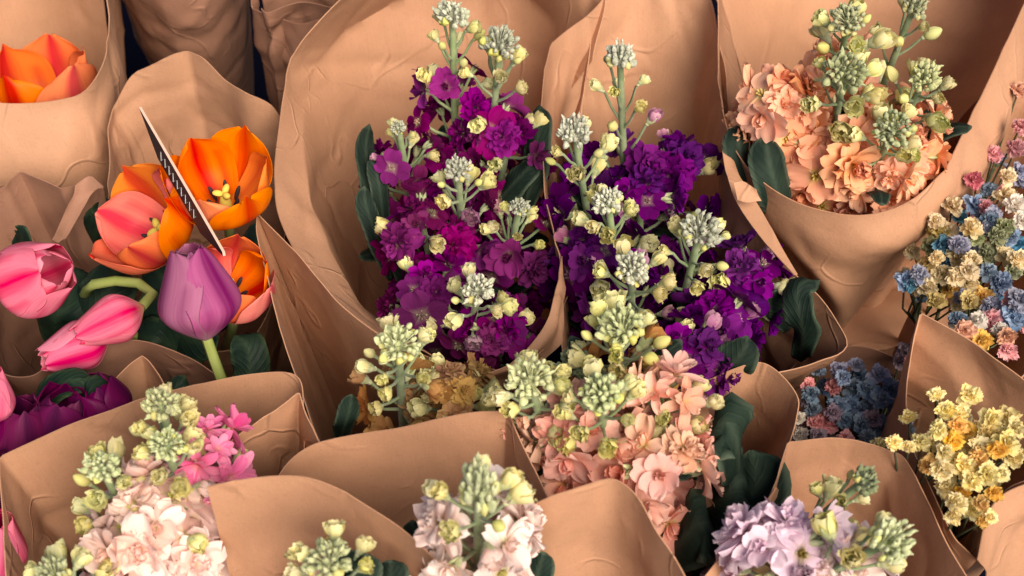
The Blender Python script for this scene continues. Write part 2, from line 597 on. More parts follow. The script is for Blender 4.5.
# ------------------------------------------------------------------ paper wraps
w = Wrapper('rear', 165, -95, 0.42, 'shaded kraft paper wrap between the orange tulip wrap and the dark gap', 'paper_shaded')
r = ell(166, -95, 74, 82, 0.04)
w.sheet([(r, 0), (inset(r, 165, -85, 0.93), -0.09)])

w = Wrapper('pair', 300, 20, 0.41, 'tall folded kraft paper wrap between the dark gap and the large purple bunch', 'paper_shaded')
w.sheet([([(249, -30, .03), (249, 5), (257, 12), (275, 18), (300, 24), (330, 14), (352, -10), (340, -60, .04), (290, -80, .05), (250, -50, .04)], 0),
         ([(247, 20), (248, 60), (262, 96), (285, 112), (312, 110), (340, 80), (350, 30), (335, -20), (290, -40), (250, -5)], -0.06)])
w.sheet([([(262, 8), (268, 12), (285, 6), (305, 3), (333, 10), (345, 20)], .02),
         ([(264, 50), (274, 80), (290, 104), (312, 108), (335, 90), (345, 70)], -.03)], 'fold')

w = Wrapper('orange', 15, 60, 0.45, 'kraft paper wrap round the single orange tulip in the top corner')
w.sheet([([(112, -70, .04), (106, -10, .02), (109, 22), (105, 60), (88, 88), (66, 98), (30, 103), (-10, 101), (-60, 85), (-95, 20),
           (-60, -60, .05), (20, -100, .06), (100, -85, .05)], 0),
         ([(118, -40), (116, 25), (126, 75), (120, 120), (102, 165), (60, 190), (10, 195), (-40, 180), (-80, 140), (-100, 60), (-70, -10), (20, -50), (100, -40)], -.07)], keep=True)

w = Wrapper('mixed', 195, 200, 0.43, 'crumpled kraft paper standing up behind the two open orange tulips and the thin card', 'paper')
w.sheet([([(170, 345, -.04), (130, 320, -.03), (108, 260, -.02), (108, 200, -.01), (110, 166), (109, 135), (114, 108, 0, 1), (131, 77, .02), (150, 66, .03, 1), (172, 55, .04),
           (187, 51, .04, 1), (204, 59, .04), (226, 79, .03), (246, 93, .03), (274, 108, .015), (286, 140, -.02), (286, 210, -.03), (278, 280, -.05), (255, 335, -.05), (215, 352, -.05), (165, 345, -.05)], 0),
         ([(180, 350), (140, 325), (118, 270), (118, 215), (122, 180), (126, 150), (132, 128), (146, 110), (160, 98), (176, 90),
           (188, 86), (204, 92), (222, 104), (240, 118), (266, 130), (285, 160), (284, 215), (275, 280), (250, 330), (220, 350), (180, 350)], -.04)],
        crease=1.5, wr=.8)

w = Wrapper('pinks', 80, 290, 0.45, 'kraft paper wrap holding the pink tulips, its brown front lip folded low', 'paper_shaded')
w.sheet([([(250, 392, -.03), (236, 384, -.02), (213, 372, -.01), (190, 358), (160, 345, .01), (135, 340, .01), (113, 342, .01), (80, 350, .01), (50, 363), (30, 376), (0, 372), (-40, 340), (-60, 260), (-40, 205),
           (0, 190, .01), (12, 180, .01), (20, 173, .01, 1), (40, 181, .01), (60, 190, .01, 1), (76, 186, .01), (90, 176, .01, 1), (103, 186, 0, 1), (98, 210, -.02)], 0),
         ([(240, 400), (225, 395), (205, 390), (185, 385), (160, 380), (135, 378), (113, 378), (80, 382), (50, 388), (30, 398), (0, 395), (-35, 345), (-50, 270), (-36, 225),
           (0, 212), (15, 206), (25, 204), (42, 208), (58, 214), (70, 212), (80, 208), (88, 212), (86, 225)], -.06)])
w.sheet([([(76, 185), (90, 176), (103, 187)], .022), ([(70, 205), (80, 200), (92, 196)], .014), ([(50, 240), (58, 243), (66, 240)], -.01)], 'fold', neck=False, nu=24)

w = Wrapper('magentas', 60, 460, 0.45, 'low kraft paper wrap with a pointed tip behind the dark magenta tulips')
w.sheet([([(100, 400), (112, 384), (128, 366), (142, 356, 0, 1), (150, 362), (162, 378), (172, 400)], 0.02),
         ([(104, 420), (115, 410), (128, 402), (142, 398), (150, 402), (160, 410), (168, 425)], -.03)], nu=50)
w.sheet([([(40, 440), (30, 420), (12, 395), (4, 372), (-8, 362), (-25, 370), (-50, 400), (-70, 450)], 0.0),
         ([(36, 460), (26, 440), (12, 420), (2, 405), (-8, 400), (-25, 405), (-46, 430), (-60, 470)], -.05)], nu=50)

w = Wrapper('plum', 450, 200, 0.46, 'large kraft paper wrap round the magenta purple stock flowers, its lip flared wide')
w.sheet([([(590, 40, .02), (580, 150, -.04), (574, 250, -.04), (563, 310, -.02), (546, 345), (520, 362), (497, 372), (475, 377), (455, 371), (425, 352), (388, 336), (340, 304), (300, 258), (279, 216), (274, 180),
           (280, 120), (291, 60, .01, 1), (310, 33, .03), (345, -4, .05), (390, -40, .07), (450, -60, .08), (520, -50, .08), (602, -15, .04), (592, 60, .0)], 0),
         ([(572, 110), (574, 180), (566, 270), (553, 325), (536, 358), (515, 380), (495, 392), (475, 395), (455, 388), (425, 360), (396, 331), (366, 306), (338, 262), (322, 222), (311, 190),
           (304, 150), (306, 100), (322, 62), (350, 30), (395, 5), (450, -10), (515, -5), (555, 25), (570, 90)], -.035)], down=0.5, keep=True, crease=1.3, sharp=True)
w.sheet([([(488, 375), (510, 364), (530, 346), (546, 322), (555, 292), (562, 256)], .012), ([(489, 378), (512, 370), (534, 356), (549, 338), (558, 318), (563, 280)], .006),
         ([(490, 381), (515, 375), (538, 364), (553, 352), (562, 343), (564, 335)], -.01)], 'fold', neck=False, nu=40)

w = Wrapper('violet', 680, 210, 0.47, 'kraft paper wrap round the violet stock flowers, between the plum bunch and the peach bunch')
w.sheet([([(600, 390, -.03), (570, 370, -.03), (562, 343, -.02), (562, 300, -.01), (560, 256), (551, 220), (545, 190, 0, 1), (543, 140), (544, 85), (551, 44, .01, 1), (568, 30, .01), (586, 17, .02, 1), (602, 0, .02), (630, -40, .04), (665, -50, .05), (708, -5, .02), (721, 50, .01),
           (729, 104, .0), (731, 155), (738, 200), (765, 240), (795, 275, -.01), (818, 295, -.01), (836, 320, -.01), (846, 345, -.01), (825, 358, -.01), (790, 371, -.01), (740, 381, -.01), (690, 388, -.01), (640, 392, -.02), (600, 390, -.03)], 0),
         ([(605, 400), (584, 380), (577, 350), (578, 300), (577, 260), (570, 225), (566, 195), (565, 145), (570, 100), (580, 68), (592, 55), (604, 45), (615, 35), (635, 20), (662, 18), (682, 40), (692, 80),
           (700, 120), (706, 165), (720, 205), (745, 245), (775, 280), (800, 302), (818, 322), (826, 342), (812, 362), (785, 378), (740, 390), (690, 398), (640, 402), (605, 400)], -.05)], crease=1.6)
w.sheet([([(722, 150), (727, 175), (738, 205), (764, 242), (794, 275)], .02), ([(735, 160), (744, 184), (759, 208), (780, 246), (797, 275)], .018)], 'fold', neck=False, nu=40)

w = Wrapper('peach', 868, 70, 0.49, 'kraft paper cone round the peach stock flowers, its pointed front hanging over the dark gap')
w.sheet([([(712, -70, .04), (718, -20, .02), (718, 40), (720, 100), (734, 150), (762, 182), (805, 206), (858, 216), (908, 203), (946, 171, 0, 1), (984, 92), (1021, 11, .01), (1040, -40, .03), (1000, -110, .05), (870, -150, .07), (760, -120, .06), (705, -70, .05)], 0),
         ([(716, -20), (722, 20), (724, 90), (733, 160), (758, 212), (800, 244), (846, 258), (893, 250), (936, 222), (972, 188), (1006, 130), (1030, 60), (1040, 0), (1000, -60), (870, -90), (765, -70), (712, -20)], -.045),
         ([(745, 110), (750, 140), (757, 180), (768, 222), (787, 255), (812, 284), (842, 312), (872, 288), (905, 254), (936, 222), (965, 190), (985, 140), (995, 80), (965, 40), (870, 10), (785, 20), (742, 80)], -.12)], down=0.4, keep=True)
w.sheet([([(733, 183), (744, 182), (757, 189)], .02), ([(738, 200), (748, 203), (760, 200)], .012)], 'fold', neck=False, nu=16)

w = Wrapper('dyed', 985, 230, 0.44, 'brown kraft paper flap below the cone of peach flowers, under the mixed dried blooms')
w.sheet([([(850, 235, -.01), (880, 240), (905, 235), (930, 190), (960, 120), (1010, 80, .03), (1060, 90, .04), (1080, 200, .02), (1060, 320), (1000, 390, -.01), (940, 345, -.03), (915, 300, -.03)], -.03),
         ([(880, 250), (900, 255), (920, 250), (940, 215), (965, 150), (1010, 115), (1050, 130), (1062, 210), (1045, 310), (1000, 370), (950, 350), (925, 310)], -.09)])
w.sheet([([(815, 262), (850, 262), (885, 258), (912, 250), (935, 235)], -.15), ([(832, 310), (862, 306), (895, 298), (918, 293), (945, 285)], -.135), ([(843, 353), (862, 351), (884, 348), (905, 344), (926, 340), (950, 345)], -.12)], 'fold', neck=False, nu=40)

w = Wrapper('dusk', 850, 410, 0.40, 'shadowed kraft paper wrap round the dusty blue dried blooms', 'paper_shaded')
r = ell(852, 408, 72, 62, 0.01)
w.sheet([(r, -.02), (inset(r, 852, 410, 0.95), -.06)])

w = Wrapper('amber', 400, 350, 0.49, 'kraft paper wrap rising to a point beside the purple bunch, round the small amber flowers')
w.sheet([([(520, 400, -.05), (500, 372, -.05), (450, 362, -.04), (415, 352, -.03), (386, 339, -.01), (341, 305), (301, 258), (273, 229), (257, 213, 0, 1), (257, 235), (267, 275), (282, 335), (299, 385), (318, 440), (345, 470, -.01), (400, 480, -.02), (470, 470, -.04), (520, 410, -.05)], 0),
         ([(505, 410), (485, 385), (450, 378), (420, 372), (396, 362), (362, 336), (330, 300), (306, 275), (290, 262), (286, 275), (292, 305), (304, 350), (318, 395), (332, 440), (352, 470), (400, 485), (460, 478), (505, 420)], -.045)], down=0.5, crease=.45, wr=.6)

w = Wrapper('salmon', 640, 450, 0.50, 'kraft paper wrap round the salmon stock flowers, its rounded lip rising over large dark leaves')
w.sheet([([(520, 560, -.03), (505, 500, -.04), (520, 440, -.06), (560, 405, -.06), (620, 390, -.05), (680, 393, -.03), (708, 380, -.01), (738, 367), (761, 362), (781, 374), (797, 396), (797, 416), (789, 448), (773, 492), (752, 528), (722, 560), (680, 600), (610, 610), (540, 580, -.03)], 0),
         ([(530, 570), (522, 510), (536, 460), (570, 425), (620, 410), (672, 412), (698, 402), (722, 394), (742, 393), (756, 404), (766, 422), (766, 440), (760, 468), (748, 505), (730, 540), (705, 568), (670, 600), (610, 612), (545, 590)], -.05)], down=0.5)

w = Wrapper('yellow', 965, 440, 0.505, 'kraft paper wrap round the yellow dried blooms, with a pointed front corner')
w.sheet([([(986, 530), (980, 548), (977, 560), (964, 549), (953, 537), (941, 512), (925, 476), (913, 449, 0, 1), (907, 425, -.02), (907, 385, -.01), (914, 345), (921, 314, .01, 1), (946, 327, .01), (985, 352, .01), (1024, 380, .01), (1065, 415, .01), (1075, 455), (1050, 475), (1024, 482),
           (1004, 492), (992, 506), (985, 526), (979, 548)], 0),
         ([(995, 545), (985, 575), (974, 592), (958, 592), (944, 585), (932, 560), (918, 520), (912, 480), (915, 435), (917, 400), (922, 370), (930, 350), (950, 352), (984, 372), (1015, 396), (1045, 425), (1055, 460), (1050, 500), (1040, 520),
           (1026, 535), (1012, 550), (1000, 565), (990, 570)], -.05)], down=0.4)

w.sheet([([(978, 560), (985, 527), (992, 507), (1004, 493), (1024, 483), (1050, 477)], .012), ([(985, 575), (996, 556), (1008, 540), (1024, 528), (1044, 520), (1070, 512)], -.03), ([(1000, 640), (1012, 625), (1026, 610), (1044, 600), (1064, 590), (1090, 585)], -.12)], 'fold', neck=False, nu=60)

w = Wrapper('lilac', 830, 585, 0.52, 'kraft paper wrap round the lilac stock flowers in the bottom corner')
w.sheet([([(700, 700), (712, 620), (745, 545), (772, 492), (780, 468), (788, 442, 0, 1), (812, 440), (840, 440), (868, 444), (890, 451), (905, 459), (922, 490), (945, 540), (968, 580), (990, 620), (960, 690), (850, 720), (720, 710)], 0),
         ([(720, 690), (738, 620), (766, 560), (790, 515), (798, 490), (806, 470), (822, 466), (842, 466), (864, 470), (882, 478), (896, 492), (912, 520), (930, 560), (950, 590), (965, 620), (940, 670), (850, 690), (735, 690)], -.05)], down=0.5)
w.sheet([([(776, 487), (745, 527), (710, 570), (680, 610)], .025), ([(777, 488), (755, 529), (726, 572), (700, 612)], .018), ([(778, 490), (764, 530), (742, 575), (722, 615)], .0)], 'fold', neck=False, nu=40)

w = Wrapper('blush', 145, 560, 0.52, 'broad kraft paper wrap round the blush stock flowers, in front of the magenta tulips')
w.sheet([([(30, 700), (15, 640), (6, 576), (3, 510), (0, 457, 0, 1), (30, 443), (70, 425), (120, 406), (170, 391), (222, 379), (258, 374), (284, 373), (299, 379), (304, 400), (303, 440), (300, 520), (280, 600), (260, 700), (150, 720), (40, 700)], 0),
         ([(50, 690), (40, 630), (34, 576), (32, 520), (34, 480), (58, 466), (92, 448), (135, 432), (175, 420), (215, 410), (245, 406), (265, 407), (275, 414), (280, 430), (278, 460), (275, 530), (260, 600), (245, 680), (150, 700), (55, 690)], -.05)], down=0.5)
w.sheet([([(243, 500, -.01), (238, 470), (231, 441, 0, 1), (254, 425), (279, 408), (299, 392, 0, 1), (306, 415), (318, 440), (328, 462, -.01)], .03),
         ([(255, 520), (252, 495), (250, 474), (264, 462), (282, 450), (296, 440), (302, 452), (310, 468), (318, 485)], -.01)], 'fold', nu=60)

w = Wrapper('front', 470, 610, 0.54, 'kraft paper wrap with overlapping folds round the pale pink stock flowers')
w.sheet([([(300, 640, -.06), (300, 560, -.06), (296, 505, -.06), (310, 480, -.05), (340, 462, -.05), (400, 448, -.05), (450, 436, -.05), (485, 432, -.05), (500, 445, -.05), (515, 490, -.05), (530, 545, -.06), (540, 620, -.06), (530, 700, -.06), (450, 740, -.05),
           (340, 720, -.06), (302, 655, -.06)], 0)], down=0.5)
w.sheet([([(270, 500), (277, 480), (291, 461), (311, 447), (332, 440), (362, 434), (402, 428), (440, 419), (472, 413), (507, 411, 0, 1), (520, 440), (534, 470), (549, 500), (560, 525)], .02),
         ([(300, 650), (305, 640), (315, 630), (330, 620), (345, 612), (370, 605), (405, 600), (438, 595), (465, 592), (495, 592), (512, 610), (526, 630), (540, 655), (552, 680)], -.14),
         ([(330, 790), (336, 786), (345, 782), (358, 778), (372, 775), (392, 772), (415, 770), (438, 768), (458, 767), (480, 768), (494, 775), (506, 785), (518, 797), (528, 810)], -.32)], 'fold', neck=False, nu=120, wr=.8)
w.sheet([([(207, 488), (222, 484), (240, 481), (275, 477), (306, 478), (335, 488), (368, 507), (404, 531), (436, 562), (456, 600)], .06),
         ([(246, 640), (262, 645), (285, 648), (315, 650), (340, 652), (362, 655), (388, 660), (412, 668), (436, 680), (450, 690)], -.11),
         ([(290, 800), (300, 805), (315, 810), (335, 812), (355, 815), (372, 818), (390, 820), (410, 822), (430, 824), (445, 826)], -.30)], 'fold', neck=False, nu=110, wr=.8)
w.sheet([([(500, 560, -.06), (508, 530, -.04), (524, 510, -.02), (548, 497), (570, 490), (590, 484), (612, 479), (628, 487), (641, 502), (656, 531), (673, 556), (692, 590)], .06),
         ([(490, 690), (500, 675), (515, 660), (535, 652), (553, 648), (570, 645), (590, 642), (605, 648), (618, 660), (632, 680), (648, 705), (664, 735)], -.10),
         ([(480, 850), (490, 840), (503, 830), (520, 822), (538, 818), (553, 815), (570, 812), (582, 815), (594, 822), (606, 832), (620, 845), (634, 865)], -.30)], 'fold', neck=False, nu=110, wr=.8)
# ------------------------------------------------------------------ petals and blossoms
def petal(b, R, base, az, tilt, L, Wd, curl, cup=0.25, ruffle=0.06, seed=0.0, mi=0, nu=8, nv=9, claw=0.22, notch=0.08, second=0.0, r0=0.0, cen=1.0):
    """one broad petal: leaves the centre at angle tilt above the flat, curls by curl along its length"""
    pts, cols, uvs = [], [], []
    s = Vector((-math.sin(az), math.cos(az), 0))
    d = Vector((math.cos(az), math.sin(az), 0))
    x, z, last = r0, 0.0, 0
    for j in range(nv):
        v = j / (nv - 1)
        th = tilt + curl * v
        if j:
            x += math.cos(th) * L / (nv - 1)
            z += math.sin(th) * L / (nv - 1)
        if v < 0.6:
            wv = claw + (1 - claw) * math.sin(v / 0.6 * math.pi / 2) ** 1.3
        else:
            wv = math.sqrt(max(0.0, 1 - ((v - 0.6) / 0.46) ** 2))
        up = Vector((0, 0, 1)) * math.cos(th) - d * math.sin(th)
        for i in range(nu):
            u = i / (nu - 1) * 2 - 1
            tipv = 1 - notch * (1 - abs(u)) * max(0, v - 0.6) / 0.4
            p = base + d * (x * tipv) + Vector((0, 0, z * tipv)) + s * (u * Wd * 0.5 * wv)
            h = cup * Wd * 0.5 * (u * u - 0.3) * wv
            h += ruffle * L * v * v * math.sin(u * 4.2 + seed * 3 + v * 2.5) + ruffle * 0.6 * L * v * math.sin(u * 9 + seed * 7)
            pts.append(p + up * h)
            r = cen * max(0.0, 1 - v / 0.32)
            g = min(1, max(0, second + 0.35 * (v - 0.5) + 0.2 * abs(u)))
            cols.append((r, g, 0, 1))
            uvs.append((u * 0.5 + 0.5 + seed, v))
    b.grid(pts, nu, nv, mi, uvs, cols)


def blossom_mesh(kind, mat, seed):
    r = random.Random(seed)
    b = MB()
    O = Vector((0, 0, 0))
    if kind == 'double':         # ruffled, several rings of petals
        for ring, (n, t, L, Wd) in enumerate(((6, 0.02, .0185, .0150), (6, 0.42, .0160, .0130), (5, 0.8, .0125, .0105), (5, 1.15, .0095, .0080))):
            o = r.uniform(0, 6.28)
            for k in range(n):
                petal(b, r, O + Vector((0, 0, ring * .0016)), o + k * 6.283 / n + r.uniform(-.25, .25), t + r.uniform(-.22, .22), L * r.uniform(.82, 1.12), Wd * r.uniform(.8, 1.1),
                      r.uniform(-1.0, .5), r.uniform(-.15, .45), r.uniform(.08, .18), r.uniform(0, 9), second=r.uniform(0, .7), cen=0.5 if ring < 2 else 0.75)
    elif kind == 'single':       # four broad flat petals, small green eye
        o = r.uniform(0, 6.28)
        for k in range(4):
            petal(b, r, O, o + k * 1.571 + r.uniform(-.18, .18), r.uniform(0.1, 0.4), .0205 * r.uniform(.9, 1.1), .0205 * r.uniform(.85, 1.05),
                  r.uniform(-.8, -.1), r.uniform(.0, .3), r.uniform(.03, .07), r.uniform(0, 9), second=r.uniform(0, .5), nu=9, nv=10)
        for k in range(5):
            a = k * 1.257
            b.ellipsoid((math.cos(a) * .0016, math.sin(a) * .0016, .002), (math.cos(a) * .3, math.sin(a) * .3, 1), .0009, .0022, 5, 4, 0, col=(1, 0, 0, 1))
    elif kind == 'loose':        # half open, petals of uneven size
        o = r.uniform(0, 6.28)
        for k in range(6):
            petal(b, r, O, o + k * 1.047 + r.uniform(-.4, .4), r.uniform(.25, 1.15), .019 * r.uniform(.75, 1.1), .0145 * r.uniform(.75, 1.15),
                  r.uniform(-1.3, .2), r.uniform(.1, .5), r.uniform(.04, .11), r.uniform(0, 9), second=r.uniform(0, .8), cen=0.6)
        for k in range(3):
            petal(b, r, O, o + k * 2.1, r.uniform(1.0, 1.4), .010, .008, r.uniform(-.3, .5), .5, .1, r.uniform(0, 9), cen=0.9)
    elif kind == 'star':         # narrow pointed petals
        o = r.uniform(0, 6.28)
        for ring in range(2):
            for k in range(6):
                petal(b, r, O + Vector((0, 0, ring * .001)), o + k * 1.047 + ring * .5 + r.uniform(-.2, .2), .15 + ring * .55 + r.uniform(-.2, .2), .0185 * r.uniform(.8, 1.1) * (1 - ring * .2), .0085 * r.uniform(.8, 1.1),
                      r.uniform(-.7, .3), .5, .04, r.uniform(0, 9), second=r.uniform(0, .8), notch=-.05, cen=.4, claw=.4)
    elif kind == 'head':         # tight little dried rosette
        for ring, (n, t, L, Wd) in enumerate(((7, -.15, .0088, .0062), (7, 0.3, .0085, .006), (6, 0.75, .0078, .0055), (5, 1.15, .0070, .005), (3, 1.45, .0062, .004))):
            o = r.uniform(0, 6.28)
            for k in range(n):
                petal(b, r, O + Vector((0, 0, ring * .0005)), o + k * 6.283 / n + r.uniform(-.3, .3), t + r.uniform(-.2, .2), L * r.uniform(.8, 1.15), Wd * r.uniform(.8, 1.2),
                      r.uniform(-.2, .9), r.uniform(.0, .6), r.uniform(.08, .2), r.uniform(0, 9), second=r.uniform(0, 1), nu=5, nv=5, cen=.5, claw=.45)
    # cup of sepals under the flower
    if kind != 'head':
        for k in range(4):
            a = k * 1.571 + .4
            b.ellipsoid((math.cos(a) * .0018, math.sin(a) * .0018, -.0035), (math.cos(a) * .35, math.sin(a) * .35, 1), .0017, .0055, 6, 5, 1, pinch=.6)
    return b.mesh('blossom', [mat, M['sepal']])


def bud_mesh(kind, pm, sm, seed):
    r = random.Random(seed)
    b = MB()
    if kind == 'closed':
        b.ellipsoid((0, 0, .0062), (0, 0, 1), .0044, .0066, 10, 8, 0, pinch=.35, col=(.25, .3, 0, 1), lobes=4, lob=.07)
        o = r.uniform(0, 6)
        for k in range(4):
            a = o + k * 1.571
            petal(b, r, Vector((0, 0, .0005)), a, 1.15, .0095 * r.uniform(.8, 1.1), .0062, .75, .6, .02, 1.3, 1, 5, 6, .5, -.1, r0=.0012)
    else:  # opening: small crumpled petals out of a green cup
        o = r.uniform(0, 6)
        for ring, (n, t, L, Wd, cu) in enumerate(((4, .75, .0115, .0095, .95), (4, 1.0, .0105, .0078, .6), (3, 1.25, .0092, .0062, .3))):
            for k in range(n):
                petal(b, r, Vector((0, 0, .001)), o + ring * .7 + k * 6.283 / n + r.uniform(-.25, .25), t + r.uniform(-.12, .12), L * r.uniform(.85, 1.12), Wd * r.uniform(.85, 1.1), cu * r.uniform(.5, 1.2),
                      .45, r.uniform(.05, .12), r.uniform(0, 9), 0, 5, 6, .45, .05, second=r.uniform(0, .9), cen=.8, r0=.0008)
        for k in range(4):
            a = o + k * 1.571
            petal(b, r, Vector((0, 0, -.001)), a, .75, .0085 * r.uniform(.8, 1.1), .0055, .85, .6, .02, 1.3, 1, 5, 5, .5, -.1, r0=.0008)
    b.ellipsoid((0, 0, -.0005), (0, 0, 1), .0018, .0022, 7, 5, 1)
    return b.mesh('bud', [pm, sm])


def cluster_mesh(seed, sm):
    """dome of small tight downy buds at the top of a spike, the outer ones turning yellow"""
    r = random.Random(seed)
    b = MB()
    n = 52
    ex, ey = r.uniform(.85, 1.15), r.uniform(.85, 1.15)
    for i in range(n):
        t = (i + .5) / n
        th = 1.75 * math.sqrt(t)
        ph = i * 2.39996 + r.uniform(-.35, .35)
        d = Vector((math.sin(th) * math.cos(ph), math.sin(th) * math.sin(ph), math.cos(th)))
        R = .0128 * (1 + .12 * t) * r.uniform(.72, 1.14)
        c = Vector((d.x * R * ex, d.y * R * ey, d.z * R * 1.1))
        sz = (.0017 + .0015 * t) * r.uniform(.7, 1.3)
        dd = (d + Vector((r.uniform(-.45, .45), r.uniform(-.45, .45), .45 + r.uniform(-.3, .3)))).normalized()
        mi = 1 if t > .7 and r.random() < .3 else 0
        b.ellipsoid(c, dd, sz * (1.2 if mi else 1), sz * r.uniform(1.05, 1.5), 9, 6, mi, pinch=r.uniform(.0, .35), lobes=r.choice((3, 4)), lob=.16, col=(.3, r.random() * .6, 0, 1))
        if mi == 0 and r.random() < .5:      # a sepal tip standing off the bud
            e = (dd + Vector((r.uniform(-.8, .8), r.uniform(-.8, .8), r.uniform(-.3, .3)))).normalized()
            b.ellipsoid(c + dd * sz * .8 + e * sz * .5, e, sz * .45, sz * .95, 5, 4, 0, pinch=.6)
        b.tube([Vector((d.x * .001, d.y * .001, -.006)), c * .6 + Vector((0, 0, -.001)), c], [.0008, .0007, .0008], 5, 0)
    b.ellipsoid((0, 0, -.001), (0, 0, 1), .004, .007, 8, 6, 0)
    return b.mesh('bud_cluster', [sm, M['budyellow']])


_cache = {}


def cached(fn, *a):
    k = (fn.__name__,) + tuple(x.name if hasattr(x, 'name') else x for x in a)
    if k not in _cache:
        _cache[k] = fn(*a)
    return _cache[k]


MIX = {'d': ('double', 'double', 'loose', 'double'), 's': ('single', 'loose', 'single', 'single'), 'm': ('double', 'loose', 'single', 'loose'), 'l': ('loose', 'double', 'loose', 'loose'), 't': ('star', 'star', 'star', 'star')}


def leaf_mesh(path, side, width, wave, fold=0.25, seed=0.0, tip=0.75, mats=('leaf',), nu=9, nv=22):
    """blade along path (Vectors, local); side = sideways direction"""
    cp = spline([(Vector(p), False) for p in path], nv)
    pts, cols = [], []
    sd0 = Vector(side)
    for j in range(nv):
        t = j / (nv - 1)
        tg = (cp[min(j + 1, nv - 1)] - cp[max(j - 1, 0)]).normalized()
        sd = (sd0 - tg * sd0.dot(tg)).normalized()
        up = tg.cross(sd)
        wv = (0.35 + 0.65 * min(1, t / .45) ** .8) * (1 if t < tip else math.sqrt(max(0, 1 - ((t - tip) / (1.001 - tip)) ** 2)))
        for i in range(nu):
            u = i / (nu - 1) * 2 - 1
            h = fold * width * .5 * abs(u) ** 1.5 * wv + wave * width * u * abs(u) * math.sin(t * 13 + seed + (1.5 if u > 0 else 0))
            pts.append(cp[j] + sd * (u * width * .5 * wv) + up * h)
            e = 0.85 if abs(u) > .95 or j == nv - 1 else (0.25 if abs(u) < .05 else 0)
            cols.append((e, 0, 0, 1))
    b = MB()
    b.grid(pts, nu, nv, 0, None, cols)
    return b.mesh('leaf', [M[m] for m in mats])


def add_leaf(root, pts, width, wave=.08, facing_=(0, .3, 1), fold=.25, seed=0.0, mat='leaf', tip=.75):
    """pts: (px, py, z) down the midrib; facing_ = (right, up, toward) direction that the blade's face looks in"""
    path = [P(*p) - root.location for p in pts]
    tg = (path[-1] - path[0]).normalized()
    side = tg.cross(Vc(*facing_)).normalized()
    o = link('leaf', leaf_mesh(path, side, width, wave, fold, seed, tip, (mat,)), root)
    md = o.modifiers.new('thickness', 'SOLIDIFY')
    md.thickness = .0009
    return o


SID = [0]


